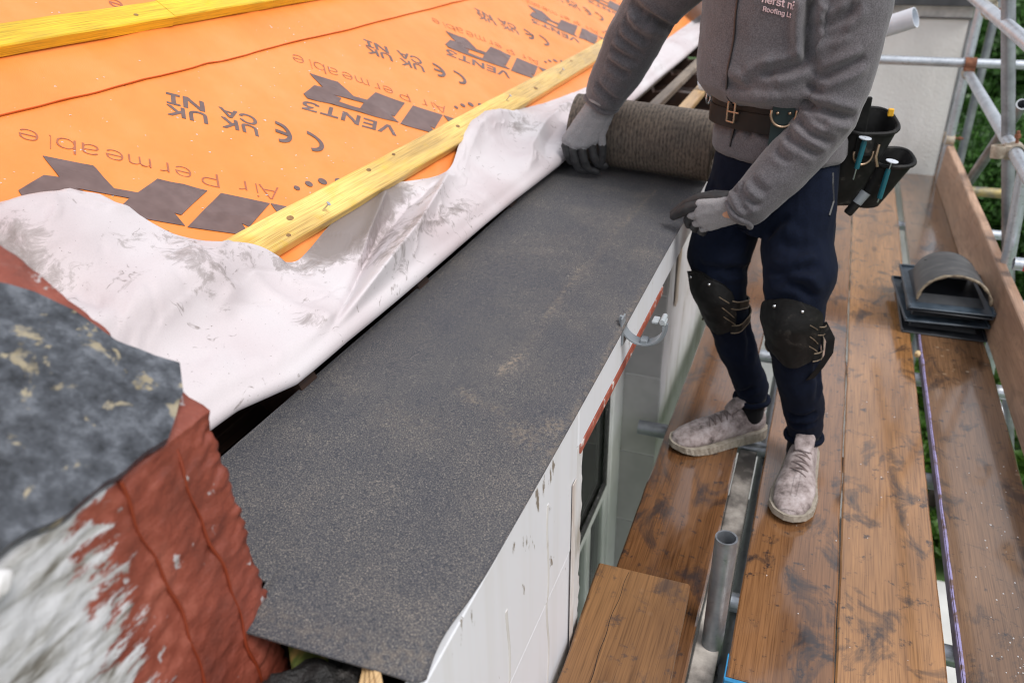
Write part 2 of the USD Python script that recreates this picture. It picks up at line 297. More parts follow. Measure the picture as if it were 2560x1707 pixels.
# white underside: woven, smeared with soot; "dirt" is a primvar that says where it has been handled
WHITE = M('white_underside', {**GEO, 'a': ('attribute', {'attribute': 'dirt'}),
    'n1': ('noise_texture', {'scale': 24.0, 'detail': 10.0, 'roughness': 0.76, 'distortion': 0.9}), 'mp': ('mapping', {'rotation': (0, 0.6, 0.9), 'scale': (1.3, 0.9, 1.1)}),
    'mu': ('math', {'math_type': 'multiply_add', 'value2': 0.46}), 'r': ('rgb_ramp', {'ramp': [(0.645, (0, 0, 0)), (0.72, (0.42, 0.42, 0.42)), (0.84, (0.70, 0.70, 0.70)), (1.1, (0.92, 0.92, 0.92))]}),
    'n3': ('noise_texture', {'scale': 4.2, 'detail': 4.0, 'distortion': 2.2}), 'ab': ('math', {'math_type': 'subtract', 'value2': 0.5}), 'abs': ('math', {'math_type': 'absolute'}), 'rl': ('rgb_ramp', {'ramp': [(0.0, (1, 1, 1)), (0.005, (0.5, 0.5, 0.5)), (0.010, (0, 0, 0))]}),
    'n4': ('noise_texture', {'scale': 13.0, 'detail': 5.0}), 'r4': ('rgb_ramp', {'ramp': [(0.56, (0, 0, 0)), (0.60, (0.8, 0.8, 0.8)), (0.64, (0, 0, 0))]}), 'ml': ('math', {'math_type': 'multiply'}), 'mx0': ('math', {'math_type': 'maximum'}),
    'n5': ('noise_texture', {'scale': 170.0, 'detail': 2.0}), 'r5': ('rgb_ramp', {'ramp': [(0.72, (0, 0, 0)), (0.77, (0.7, 0.7, 0.7))]}), 'mx1': ('math', {'math_type': 'maximum'}),
    'n6': ('noise_texture', {'scale': 3.0, 'detail': 3.0}), 'r6': ('rgb_ramp', {'ramp': [(0.3, (0.50, 0.42, 0.43)), (0.52, (0.60, 0.545, 0.56)), (0.75, (0.65, 0.625, 0.64))]}),
    'mx': ('mix', {'color2': (0.17, 0.14, 0.125)}),
    'wa': ('wave_texture', {'scale': 130.0, 'bands_direction': 'diagonal'}), 'wb': ('noise_texture', {'scale': 420.0}), 'rwv': ('rgb_ramp', {'ramp': [(0.35, (0.965, 0.965, 0.965)), (0.6, (1.01, 1.01, 1.01))]}), 'mwv': ('mix', {'mix_type': 'multiply', 'fac': 1.0}), 'b': ('bump', {'strength': 0.3, 'distance': 0.0006}), 'p': P_(roughness=0.55)},
    [('g.position', 'mp.vector'), ('mp.vector', 'n1.vector'), ('a.fac', 'mu.value1'), ('n1.fac', 'mu.value3'), ('mu.value', 'r.fac'), ('g.position', 'n3.vector'), ('n3.fac', 'ab.value1'), ('ab.value', 'abs.value1'), ('abs.value', 'rl.fac'),
     ('g.position', 'n4.vector'), ('n4.fac', 'r4.fac'), ('rl.color', 'ml.value1'), ('r4.color', 'ml.value2'), ('r.color', 'mx0.value1'), ('ml.value', 'mx0.value2'), ('g.position', 'n5.vector'), ('n5.fac', 'r5.fac'), ('mx0.value', 'mx1.value1'), ('r5.color', 'mx1.value2'),
     ('mx1.value', 'mx.fac'), ('g.position', 'n6.vector'), ('n6.fac', 'r6.fac'), ('r6.color', 'mx.color1'), ('mx.color', 'mwv.color1'), ('wb.fac', 'rwv.fac'), ('rwv.color', 'mwv.color2'), ('mwv.color', 'p.base_color'), ('g.position', 'wb.vector'), ('wb.fac', 'b.height'), ('b.normal', 'p.normal')])
# mineral felt: dark granules with pale grit
FELT = M('mineral_felt', {**GEO, 'n': ('noise_texture', {'scale': 460.0, 'detail': 3.0, 'roughness': 0.8}), 'r': ('rgb_ramp', {'ramp': [(0.30, (0.011, 0.013, 0.022)), (0.5, (0.060, 0.062, 0.072)), (0.585, (0.138, 0.127, 0.117)), (0.70, (0.31, 0.275, 0.24))]}),
    'n2': ('noise_texture', {'scale': 7.0, 'detail': 5.0, 'roughness': 0.6}), 'r2': ('rgb_ramp', {'ramp': [(0.3, (0.84, 0.86, 0.92)), (0.55, (1.04, 1.03, 1.02)), (0.75, (1.45, 1.36, 1.24))]}), 'm': ('mix', {'mix_type': 'multiply', 'fac': 1.0}),
    'a': ('attribute', {'attribute': 'scuff'}), 'n3': ('noise_texture', {'scale': 120.0, 'detail': 4.0}), 'r3': ('rgb_ramp', {'ramp': [(0.42, (0, 0, 0)), (0.62, (1, 1, 1))]}), 'ms': ('math', {'math_type': 'multiply'}), 'mx': ('mix', {'color2': (0.30, 0.235, 0.17)}),
    'v': ('white_noise_texture', {}), 'b': ('bump', {'strength': 0.55, 'distance': 0.0015}), 'p': P_(roughness=0.75)},
    [('g.position', 'n.vector'), ('n.fac', 'r.fac'), ('g.position', 'n2.vector'), ('n2.fac', 'r2.fac'), ('r.color', 'm.color1'), ('r2.color', 'm.color2'), ('a.fac', 'ms.value1'), ('g.position', 'n3.vector'), ('n3.fac', 'r3.fac'), ('r3.color', 'ms.value2'),
     ('ms.value', 'mx.fac'), ('m.color', 'mx.color1'), ('mx.color', 'p.base_color'), ('n.fac', 'b.height'), ('b.normal', 'p.normal')])
ROLLBACK = M('felt_underside', {**GEO, 'mp': ('mapping', {'scale': (1, 1, 1)}), 'wv': ('wave_texture', {'scale': 27.0, 'bands_direction': 'x', 'distortion': 0.25, 'detail': 2.0, 'detail_scale': 9.0}), 'n': ('noise_texture', {'scale': 190.0, 'detail': 3.0}), 'mp2': ('mapping', {'scale': (1.0, 0.4, 0.4)}),
    'n2': ('noise_texture', {'scale': 8.0, 'detail': 4.0}), 'r2': ('rgb_ramp', {'ramp': [(0.3, (0.62, 0.6, 0.58)), (0.7, (1.15, 1.05, 0.95))]}),
    'mul': ('math', {'math_type': 'multiply_add', 'value2': 0.17}), 'r': ('rgb_ramp', {'ramp': [(0.33, (0.05, 0.042, 0.036)), (0.6, (0.135, 0.115, 0.097)), (0.9, (0.21, 0.18, 0.15))]}), 'm': ('mix', {'mix_type': 'multiply', 'fac': 1.0}), 'b': ('bump', {'strength': 0.4, 'distance': 0.0015}), 'p': P_(roughness=0.7)},
    [('g.position', 'wv.vector'), ('g.position', 'mp2.vector'), ('mp2.vector', 'n.vector'), ('wv.fac', 'mul.value1'), ('n.fac', 'mul.value3'), ('mul.value', 'r.fac'), ('g.position', 'n2.vector'), ('n2.fac', 'r2.fac'), ('r.color', 'm.color1'), ('r2.color', 'm.color2'), ('m.color', 'p.base_color'), ('mul.value', 'b.height'), ('b.normal', 'p.normal')])
# white painted boards: chips along the grain, vertical dirty runs
PAINT = M('white_paint', {**GEO, 'mp': ('mapping', {'scale': (30, 34, 9)}), 'n': ('noise_texture', {'scale': 1.6, 'detail': 5.0, 'roughness': 0.6}), 'n2': ('noise_texture', {'scale': 3.5, 'detail': 3.0}), 'ad': ('math', {'math_type': 'multiply_add', 'value2': 0.55}),
    'r': ('rgb_ramp', {'ramp': [(0.965, (0, 0, 0)), (0.985, (1, 1, 1))]}), 'mpv': ('mapping', {'scale': (3, 9.0, 0.35)}), 'n3': ('noise_texture', {'scale': 2.6, 'detail': 4.0}), 'r3': ('rgb_ramp', {'ramp': [(0.5, (0.69, 0.70, 0.735)), (0.66, (0.66, 0.665, 0.685)), (0.8, (0.55, 0.535, 0.51))]}),
    'mx': ('mix', {'color2': (0.22, 0.19, 0.155)}), 'sb': ('math', {'math_type': 'subtract', 'value1': 1.0}), 'b': ('bump', {'strength': 0.4, 'distance': 0.001}), 'p': P_(roughness=0.38)},
    [('g.position', 'mp.vector'), ('mp.vector', 'n.vector'), ('g.position', 'n2.vector'), ('n2.fac', 'ad.value1'), ('n.fac', 'ad.value3'), ('ad.value', 'r.fac'), ('g.position', 'mpv.vector'), ('mpv.vector', 'n3.vector'), ('n3.fac', 'r3.fac'), ('r3.color', 'mx.color1'), ('r.color', 'mx.fac'), ('mx.color', 'p.base_color'), ('r.color', 'sb.value2'), ('sb.value', 'b.height'), ('b.normal', 'p.normal')])
RUNS = mottle('dirty_run', [(0.3, (0.50, 0.48, 0.45)), (0.6, (0.60, 0.585, 0.57)), (0.75, (0.36, 0.31, 0.26))], scale=30, stretch=(1, 1, 0.4))
REDEDGE = mottle('red_primer', [(0.35, (0.24, 0.05, 0.03)), (0.55, (0.34, 0.09, 0.055)), (0.64, (0.55, 0.5, 0.48))], scale=35)
RENDERW = mottle('aged_white_render', [(0.28, (0.32, 0.29, 0.25)), (0.42, (0.52, 0.51, 0.50)), (0.65, (0.62, 0.615, 0.62))], scale=7, detail=8, rough=0.7, bump=0.5, bscale=26, bdist=0.004, stretch=(1, 1.5, 0.6))
BLOCKS = [mottle('grey_block_%d' % k, [(0.3, tuple(c * .82 for c in col)), (0.7, col)], scale=12, rough=0.8, bump=0.3, bscale=60) for k, col in enumerate([(0.47, 0.455, 0.455), (0.44, 0.43, 0.43), (0.50, 0.485, 0.48)])]
JOINT = mottle('dark_joint', [(0.3, (0.12, 0.115, 0.11)), (0.7, (0.2, 0.19, 0.18))], scale=30)
FRAMEW = mottle('window_white', [(0.3, (0.62, 0.62, 0.6)), (0.6, (0.75, 0.755, 0.75))], scale=5, rough=0.35)
GASKET = mottle('black_gasket', [(0.35, (0.02, 0.02, 0.02)), (0.62, (0.05, 0.05, 0.05)), (0.7, (0.4, 0.4, 0.39))], scale=55)
GLASS = M('window_glass', {'f': ('fresnel', {'IOR': 1.5}), 't': ('transparent_bsdf', {'color': (0.86, 0.9, 0.87)}), 'g': ('glossy_bsdf', {'color': (1, 1, 1), 'roughness': 0.01}), 'm': ('mix_closure', {})}, [('f.fac', 'm.fac'), ('t.BSDF', 'm.closure1'), ('g.BSDF', 'm.closure2')], surface='m.closure')
CURTAIN = mottle('net_curtain', [(0.3, (0.46, 0.47, 0.45)), (0.7, (0.56, 0.57, 0.55))], scale=5, stretch=(1, 8, 0.3))
WALLC = M('cream_render', {**GEO, 'mp': ('mapping', {'scale': (1, 1, 0.5)}), 'n': ('noise_texture', {'scale': 2.4, 'detail': 8.0, 'roughness': 0.68}), 'r': ('rgb_ramp', {'ramp': [(0.3, (0.60, 0.60, 0.58)), (0.5, (0.72, 0.725, 0.71)), (0.75, (0.77, 0.78, 0.77))]}), 'n2': ('noise_texture', {'scale': 60.0, 'detail': 5.0}), 'b': ('bump', {'strength': 0.5, 'distance': 0.004}), 'p': P_(roughness=0.8)},
    [('g.position', 'mp.vector'), ('mp.vector', 'n.vector'), ('n.fac', 'r.fac'), ('r.color', 'p.base_color'), ('g.position', 'n2.vector'), ('n2.fac', 'b.height'), ('b.normal', 'p.normal')])
WALLB = mottle('weathered_band', [(0.3, (0.40, 0.41, 0.41)), (0.55, (0.60, 0.61, 0.60)), (0.7, (0.7, 0.7, 0.69))], scale=11, rough=0.8)
DARKSLATE = mottle('dark_slate', [(0.3, (0.04, 0.045, 0.05)), (0.7, (0.08, 0.085, 0.095))], scale=8, rough=0.6)
# slate coping with lichen
SLATE = M('lichened_slate', {**GEO, 'n': ('noise_texture', {'scale': 34.0, 'detail': 9.0, 'roughness': 0.72}), 'r': ('rgb_ramp', {'ramp': [(0.36, (0.012, 0.014, 0.018)), (0.5, (0.050, 0.056, 0.068)), (0.64, (0.125, 0.136, 0.158))]}),
    'v': ('noise_texture', {'scale': 17.0, 'detail': 7.0, 'roughness': 0.62, 'distortion': 0.4}), 'nd': ('noise_texture', {'scale': 45.0, 'detail': 4.0}), 'ad': ('math', {'math_type': 'multiply_add', 'value2': 0.25}), 'rv': ('rgb_ramp', {'ramp': [(0.70, (0, 0, 0)), (0.735, (0.85, 0.85, 0.85))]}), 'nm': ('noise_texture', {'scale': 60.0, 'detail': 3.0}), 'rm': ('rgb_ramp', {'ramp': [(0.36, (0.35, 0.35, 0.35)), (0.52, (0.9, 0.9, 0.9))]}), 'ml': ('math', {'math_type': 'multiply'}),
    'lc': ('rgb_ramp', {'ramp': [(0.35, (0.24, 0.19, 0.10)), (0.6, (0.37, 0.31, 0.20))]}), 'mx': ('mix', {}), 'b': ('bump', {'strength': 0.6, 'distance': 0.003}), 'rr': ('rgb_ramp', {'ramp': [(0.35, (0.32, 0.32, 0.32)), (0.65, (0.55, 0.55, 0.55))]}), 'p': P_()},
    [('g.position', 'n.vector'), ('n.fac', 'r.fac'), ('g.position', 'v.vector'), ('g.position', 'nd.vector'), ('nd.fac', 'ad.value1'), ('v.fac', 'ad.value3'), ('ad.value', 'rv.fac'), ('g.position', 'nm.vector'), ('nm.fac', 'rm.fac'), ('rv.color', 'ml.value1'), ('rm.color', 'ml.value2'), ('nd.fac', 'lc.fac'), ('r.color', 'mx.color1'), ('lc.color', 'mx.color2'), ('ml.value', 'mx.fac'), ('mx.color', 'p.base_color'), ('n.fac', 'b.height'), ('b.normal', 'p.normal'), ('n.fac', 'rr.fac'), ('rr.color', 'p.roughness')])
# red coated mortar with whitewash left of y = 0.42 on its end face
MORTAR = M('red_mortar', {**GEO, 'sx': ('separate_xyz', {}), 'n': ('noise_texture', {'scale': 11.0, 'detail': 7.0, 'roughness': 0.68}), 'r': ('rgb_ramp', {'ramp': [(0.28, (0.12, 0.030, 0.019)), (0.52, (0.225, 0.052, 0.031)), (0.72, (0.33, 0.098, 0.064))]}),
    'mp': ('mapping', {'scale': (1.0, 2.2, 7.0), 'rotation': (0.55, 0, 0)}), 'n2': ('noise_texture', {'scale': 7.0, 'detail': 7.0, 'roughness': 0.7}), 'a1': ('math', {'math_type': 'multiply_add', 'value2': 0.30}), 'rw': ('rgb_ramp', {'ramp': [(0.545, (1, 1, 1)), (0.566, (0, 0, 0))]}),
    'n3': ('noise_texture', {'scale': 38.0, 'detail': 5.0}), 'rs': ('rgb_ramp', {'ramp': [(0.655, (0, 0, 0)), (0.70, (0.8, 0.8, 0.8))]}), 'mxm': ('math', {'math_type': 'maximum'}),
    'mpw': ('mapping', {'scale': (1, 3.0, 16.0), 'rotation': (0.5, 0, 0)}), 'n4': ('noise_texture', {'scale': 5.0, 'detail': 6.0, 'roughness': 0.6}), 'rc': ('rgb_ramp', {'ramp': [(0.34, (0.15, 0.138, 0.118)), (0.44, (0.36, 0.355, 0.345)), (0.56, (0.53, 0.53, 0.545))]}),
    'mx': ('mix', {}), 'b': ('bump', {'strength': 0.45, 'distance': 0.003}), 'nf': ('noise_texture', {'scale': 150.0, 'detail': 4.0}), 'b2': ('bump', {'strength': 0.6, 'distance': 0.002}), 'p': P_(roughness=0.5)},
    [('g.position', 'sx.vector'), ('g.position', 'n.vector'), ('n.fac', 'r.fac'), ('g.position', 'mp.vector'), ('mp.vector', 'n2.vector'), ('n2.fac', 'a1.value1'), ('sx.y', 'a1.value3'), ('a1.value', 'rw.fac'), ('g.position', 'n3.vector'), ('n3.fac', 'rs.fac'), ('rw.color', 'mxm.value1'), ('rs.color', 'mxm.value2'),
     ('g.position', 'mpw.vector'), ('mpw.vector', 'n4.vector'), ('n4.fac', 'rc.fac'), ('r.color', 'mx.color1'), ('rc.color', 'mx.color2'), ('mxm.value', 'mx.fac'), ('mx.color', 'p.base_color'), ('n4.fac', 'b.height'), ('b.normal', 'b2.normal'), ('g.position', 'nf.vector'), ('nf.fac', 'b2.height'), ('b2.normal', 'p.normal')])
LIME = mottle('lime_blob', [(0.3, (0.6, 0.58, 0.57)), (0.7, (0.78, 0.77, 0.77))], scale=20, rough=0.7)
DRIP = M('wet_red_run', {'p': P_(base_color=(0.21, 0.036, 0.014), roughness=0.35)})
MOSS = mottle('mossy_wood', [(0.3, (0.035, 0.05, 0.012)), (0.5, (0.11, 0.135, 0.03)), (0.68, (0.33, 0.22, 0.07))], scale=16, stretch=(4, 1, 4))
RUBBLE = mottle('black_rubble', [(0.35, (0.006, 0.006, 0.006)), (0.6, (0.025, 0.023, 0.022)), (0.75, (0.11, 0.10, 0.095))], scale=38, bump=0.8, bdist=0.006)
GREYPLASTIC = M('grey_plastic', {'p': P_(base_color=(0.21, 0.23, 0.25), roughness=0.32)})
BLACKSTEEL = mottle('blackened_steel', [(0.3, (0.012, 0.012, 0.012)), (0.6, (0.04, 0.038, 0.034)), (0.75, (0.16, 0.15, 0.12))], scale=30, rough=0.45, metal=0.3)
PALEPLASTIC = mottle('pale_grey_plastic', [(0.3, (0.52, 0.56, 0.62)), (0.7, (0.66, 0.70, 0.77))], scale=9, rough=0.35)
BLACKPLASTIC = mottle('black_plastic', [(0.35, (0.014, 0.016, 0.02)), (0.7, (0.04, 0.044, 0.052))], scale=18, rough=0.4, bump=0.1)
BLUEBLACK = mottle('dusty_black_plastic', [(0.35, (0.03, 0.045, 0.062)), (0.7, (0.085, 0.115, 0.15))], scale=14, rough=0.38)
HOOD = mottle('grey_hood_plastic', [(0.3, (0.025, 0.025, 0.027)), (0.55, (0.062, 0.061, 0.062)), (0.75, (0.15, 0.14, 0.13))], scale=12, rough=0.45, stretch=(1, 3, 1))
CLIPGREY = M('clip_grey_plastic', {'p': P_(base_color=(0.36, 0.39, 0.41), roughness=0.4)})
CUTEDGE = mottle('mortar_crust', [(0.35, (0.10, 0.075, 0.05)), (0.6, (0.30, 0.245, 0.17)), (0.75, (0.42, 0.37, 0.3))], scale=45, bump=0.6)
DIRTYWHITE = mottle('dirty_white', [(0.36, (0.09, 0.08, 0.072)), (0.52, (0.33, 0.30, 0.27)), (0.7, (0.58, 0.54, 0.49))], scale=11, detail=8, rough=0.55)
# clothing
def cloth(name, lo, hi, sc=300.0, sheen=0.4, rough=0.9, big=(0.85, 1.12), bump=0.4, tint=None):
    n = {**GEO, 'n': ('noise_texture', {'scale': sc, 'detail': 3.0}), 'r': ('rgb_ramp', {'ramp': [(0.3, lo), (0.7, hi)]}), 'n2': ('noise_texture', {'scale': 5.0, 'detail': 5.0}), 'r2': ('rgb_ramp', {'ramp': [(0.3, (big[0],) * 3), (0.7, tint or (big[1],) * 3)]}),
        'm': ('mix', {'mix_type': 'multiply', 'fac': 1.0}), 'b': ('bump', {'strength': bump, 'distance': 0.0015}), 'p': P_(roughness=rough, sheen_weight=sheen, sheen_roughness=0.5, specular_ior_level=0.12)}
    return M(name, n, [('g.position', 'n.vector'), ('n.fac', 'r.fac'), ('g.position', 'n2.vector'), ('n2.fac', 'r2.fac'), ('r.color', 'm.color1'), ('r2.color', 'm.color2'), ('m.color', 'p.base_color'), ('n.fac', 'b.height'), ('b.normal', 'p.normal')])
FLEECE = cloth('grey_fleece', (0.074, 0.072, 0.080), (0.138, 0.134, 0.148), sc=300, sheen=0.25, tint=(1.12, 1.04, 1.0))
NAVY = cloth('navy_jersey', (0.0022, 0.0038, 0.0095), (0.0055, 0.0090, 0.0225), sc=420, sheen=0.02, big=(0.8, 1.25))
SOCK = cloth('black_sock', (0.004, 0.004, 0.005), (0.010, 0.010, 0.012), sc=500, sheen=0.1)
GLOVE = cloth('grey_glove_knit', (0.22, 0.22, 0.235), (0.34, 0.34, 0.36), sc=520, sheen=0.1, tint=(1.1, 1.05, 1.0))
GLOVEB = mottle('black_glove_coating', [(0.3, (0.012, 0.012, 0.013)), (0.6, (0.03, 0.03, 0.032)), (0.75, (0.06, 0.055, 0.05))], scale=40, rough=0.55, bump=0.4, bscale=200)
SUEDE = M('dusty_pink_suede', {**GEO, 'n': ('noise_texture', {'scale': 24.0, 'detail': 8.0, 'roughness': 0.68}), 'r': ('rgb_ramp', {'ramp': [(0.30, (0.045, 0.038, 0.035)), (0.40, (0.19, 0.15, 0.142)), (0.52, (0.38, 0.315, 0.305)), (0.68, (0.58, 0.515, 0.515))]}), 'n2': ('noise_texture', {'scale': 320.0}), 'b': ('bump', {'strength': 0.3, 'distance': 0.0012}), 'p': P_(roughness=0.9, sheen_weight=0.1)}, [('g.position', 'n.vector'), ('n.fac', 'r.fac'), ('r.color', 'p.base_color'), ('g.position', 'n2.vector'), ('n2.fac', 'b.height'), ('b.normal', 'p.normal')])
SOLE = mottle('dirty_sole', [(0.3, (0.26, 0.22, 0.17)), (0.6, (0.45, 0.40, 0.33))], scale=40, rough=0.8, bump=0.6, bdist=0.003)
LEATHER = mottle('black_leather', [(0.32, (0.004, 0.004, 0.004)), (0.6, (0.011, 0.0105, 0.0105)), (0.76, (0.06, 0.053, 0.046))], scale=26, specular_ior_level=0.22, rough=0.5, bump=0.5, bscale=120, dist=1.0)
BELTL = mottle('dark_brown_leather', [(0.32, (0.004, 0.0032, 0.003)), (0.7, (0.014, 0.0105, 0.0085))], scale=18, specular_ior_level=0.3, rough=0.55, bump=0.4, bscale=120)
TANEDGE = mottle('raw_leather_edge', [(0.35, (0.10, 0.07, 0.045)), (0.65, (0.26, 0.2, 0.135))], scale=30)
STRAPG = M('dark_green_strap', {'p': P_(base_color=(0.002, 0.013, 0.014), roughness=0.6)})
TEAL = M('teal_plastic', {'p': P_(base_color=(0.008, 0.10, 0.13), roughness=0.4)})
YTAB = M('yellow_tab', {'p': P_(base_color=(0.8, 0.42, 0.02), roughness=0.5)})
ZIP = M('black_zip', {'p': P_(base_color=(0.012, 0.012, 0.014), roughness=0.4)})
LOGO = M('pale_pink_stitching', {'p': P_(base_color=(0.62, 0.46, 0.48), roughness=0.8)})
SKIN = M('skin', {'p': P_(base_color=(0.55, 0.27, 0.17), roughness=0.5, subsurface_weight=0.15, subsurface_scale=0.01)})
HAIR = cloth('brown_hair', (0.02, 0.012, 0.008), (0.06, 0.035, 0.02), sc=200, sheen=0.0, rough=0.6)
EYEW = M('eye_white', {'p': P_(base_color=(0.7, 0.68, 0.65), roughness=0.2)})
LIP = M('lips', {'p': P_(base_color=(0.42, 0.16, 0.12), roughness=0.5)})
CHIP = mottle('pale_wood_chip', [(0.3, (0.55, 0.38, 0.18)), (0.7, (0.72, 0.55, 0.32))], scale=60)
DROP = M('rain_water', {'p': P_(base_color=(1, 1, 1), roughness=0.02, ior=1.33, transmission_weight=1.0)})
# garden below
GRASS = mottle('lawn', [(0.3, (0.025, 0.06, 0.012)), (0.7, (0.07, 0.13, 0.03))], scale=3, rough=0.9)
LEAF = M('leaf_green', {'o': ('geometry', {}), 'r': ('rgb_ramp', {'ramp': [(0.0, (0.05, 0.13, 0.024)), (0.5, (0.13, 0.27, 0.05)), (1.0, (0.27, 0.42, 0.09))]}), 'd': P_(roughness=0.45), 't': ('translucent_bsdf', {}), 'm': ('mix_closure', {'fac': 0.3})},
    [('o.random_per_island', 'r.fac'), ('r.color', 'd.base_color'), ('r.color', 't.color'), ('d.BSDF', 'm.closure1'), ('t.BSDF', 'm.closure2')], surface='m.closure')
LEAFB = M('bright_leaf_green', {'o': ('geometry', {}), 'r': ('rgb_ramp', {'ramp': [(0.0, (0.06, 0.14, 0.015)), (0.5, (0.15, 0.29, 0.03)), (1.0, (0.26, 0.40, 0.06))]}), 'd': P_(roughness=0.5), 't': ('translucent_bsdf', {}), 'm': ('mix_closure', {'fac': 0.35})},
    [('o.random_per_island', 'r.fac'), ('r.color', 'd.base_color'), ('r.color', 't.color'), ('d.BSDF', 'm.closure1'), ('t.BSDF', 'm.closure2')], surface='m.closure')
BARK = mottle('bark', [(0.3, (0.04, 0.03, 0.022)), (0.7, (0.11, 0.085, 0.065))], scale=12, stretch=(4, 4, 1))
WETCONC = mottle('wet_concrete', [(0.3, (0.03, 0.03, 0.03)), (0.7, (0.07, 0.07, 0.068))], scale=5, rough=0.9, specular_ior_level=0.1)
PATIO = mottle('pale_paving', [(0.3, (0.52, 0.52, 0.5)), (0.7, (0.68, 0.68, 0.66))], scale=4, rough=0.8)
BRICKFAR = mottle('far_render', [(0.3, (0.55, 0.55, 0.56)), (0.7, (0.66, 0.66, 0.67))], scale=2)
FARROOF = mottle('far_roof_tiles', [(0.3, (0.1, 0.11, 0.135)), (0.7, (0.2, 0.21, 0.24))], scale=9)
FENCE = wood('fence_timber', (0.13, 0.075, 0.045), (0.07, 0.04, 0.025), (0.2, 0.13, 0.085), gx=9, gy=9, seed=4)
# ================================================================== THE SETTING
S34 = math.radians(34.2); cS, sS = math.cos(S34), math.sin(S34)
def roof(u, v, w=0.0):
    """point on the roof slope: u along the eaves (y), v up the slope, w above it"""
    return np.stack([-0.8 - v * cS + w * sS, u + 0 * v, 0.78 + v * sS + w * cS], -1)
def feltz(x): return 0.70 + 0.0719 * (-0.318 - x)

obj('garden_lawn', trimesh.creation.box((240, 240, 0.2), trimesh.transformations.translation_matrix((0, 100, -2.8))), GRASS, kind='structure')
obj('garden_path', cbox((1.02, 2.6, -2.7), (1.9, 4.95, -2.66), 0.01), PATIO, kind='structure')
obj('side_path', cbox((-0.60, -1.0, -2.7), (1.02, 6.5, -2.68), 0.005), WETCONC, kind='structure')

# ------------------------------------------------------------------ the house under repair
house = thing('house', 'white painted house with open eaves under the orange membrane roof', 'house', (-0.6, 2.5, -2.7))
def hp(n, m, mat, parent=house, **k): return obj(n, m, mat, parent, **k)
# eaves boards
hp('fascia', cbox((-0.357, 1.188, 0.597), (-0.335, 5.40, 0.695)), PAINT)
hp('primer_edge', cbox((-0.3565, 1.20, 0.576), (-0.3335, 1.95, 0.5965), 0.001), REDEDGE, label='red primer along the lower edge of the fascia')
for lo, hi in (((-0.360, -0.3, 0.383), (-0.336, 1.185, 0.680)), ((-0.360, -0.3, -0.10), (-0.338, 1.185, 0.379))):
    hp('cladding_board', cbox(lo, hi, 0.002), PAINT)
# torn return of the corner: ragged white strip with bare wood behind
zz = np.linspace(-0.10, 0.594, 80); rr = np.random.default_rng(3)
wob_ = 0.020 + 0.010 * (meshkit.fbm(np.stack([zz * 14, zz * 0, zz * 0], -1), 4, 5) - .5) + 0.008 * (meshkit.noise(np.stack([zz * 60, zz * 0, zz * 0], -1)) - .5)
cp = Polygon([(1.186, z) for z in zz] + [(1.186 + a * 1.7, z) for a, z in zip(wob_[::-1], zz[::-1])])
st_ = ext(cp, 0, 0.012); st_.vertices = np.stack([-0.3490 + st_.vertices[:, 2], st_.vertices[:, 0], st_.vertices[:, 1]], -1)
st_.invert() if st_.volume < 0 else None
hp('corner_strip', st_, RENDERW)
hp('bare_corner_wood', cbox((-0.3345, 1.150, 0.10), (-0.3325, 1.172, 0.54), 0.0008), mottle('bare_wood_run', [(0.35, (0.34, 0.25, 0.19)), (0.6, (0.6, 0.57, 0.55)), (0.7, (0.72, 0.71, 0.71))], scale=13, stretch=(1, 1, .3)), label='brown bare wood showing at the cladding corner')
for y0, z0, z1 in ((1.02, 0.10, 0.60), (0.83, 0.05, 0.55)):
    zz = np.linspace(z0, z1, 30); pth = np.stack([np.full(30, -0.3352 if z0 else 0), y0 + 0.006 * np.sin(zz * 9) + 0.004 * np.sin(zz * 31), zz], -1)
    pth[:, 0] = np.where(zz > 0.381, -0.3372, -0.3392)
    hp('dirty_run', sweep(pth, 0.0055, 8, squash=0.5), RUNS)
# recess: reveal of painted blocks, window behind
hp('reveal_backing', cbox((-0.66, 2.337, -2.7), (-0.390, 2.50, 0.577)), JOINT)
zs = [0.577, 0.393, 0.097, -0.212, -0.515, -0.82, -1.12]
for k in range(6):
    hp('block', cbox((-0.56, 2.328, zs[k + 1] + 0.003), (-0.386, 2.345, zs[k] - 0.003), 0.002), BLOCKS[k % 3])
wall_y = np.linspace(2.331, 5.41, 110); wall_z = np.linspace(-2.7, 0.577, 90)
YY, ZZ = np.meshgrid(wall_y, wall_z, indexing='ij')
bx_ = meshkit.fbm(np.stack([YY * 6, ZZ * 2.2, YY * 0], -1), 5, 3) - .5
XX = -0.386 + 0.018 * bx_ + np.where(YY < 2.42 + .03 * np.sin(ZZ * 9), 0.004, 0.0)
hp('rendered_wall', shell(np.stack([XX, YY, ZZ], -1), np.tile([1.0, 0, 0], (*XX.shape, 1)), 0.2), RENDERW, smooth=40)
hp('stained_strip', cbox((-0.381, 2.46, 0.30), (-0.3755, 2.50, 0.57), 0.002), mottle('brown_stain', [(0.35, (0.42, 0.33, 0.24)), (0.6, (0.62, 0.58, 0.53))], scale=10, stretch=(1, 1, .4)))
wall2 = cbox((-0.62, -0.3, -2.7), (-0.53, 1.25, 0.576)); hp('side_wall', wall2, RENDERW)
win = hp('window_frame', cat(cbox((-0.545, 2.20, -1.5), (-0.505, 2.327, 0.576)), cbox((-0.535, 2.165, -1.5), (-0.515, 2.20, 0.576), .002), cbox((-0.545, 1.26, -0.29), (-0.512, 2.165, -0.247)), cbox((-0.545, 1.26, 0.55), (-0.505, 2.20, 0.576)), cbox((-0.545, 1.26, -1.5), (-0.505, 1.32, 0.55)), cbox((-0.54, 1.95, -1.5), (-0.513, 1.99, -0.29)), cbox((-0.545, 1.32, -1.5), (-0.505, 2.2, -1.44))), FRAMEW)
def sub(n, m, mat, parent, **k): return obj(n, m, mat, parent, **k)
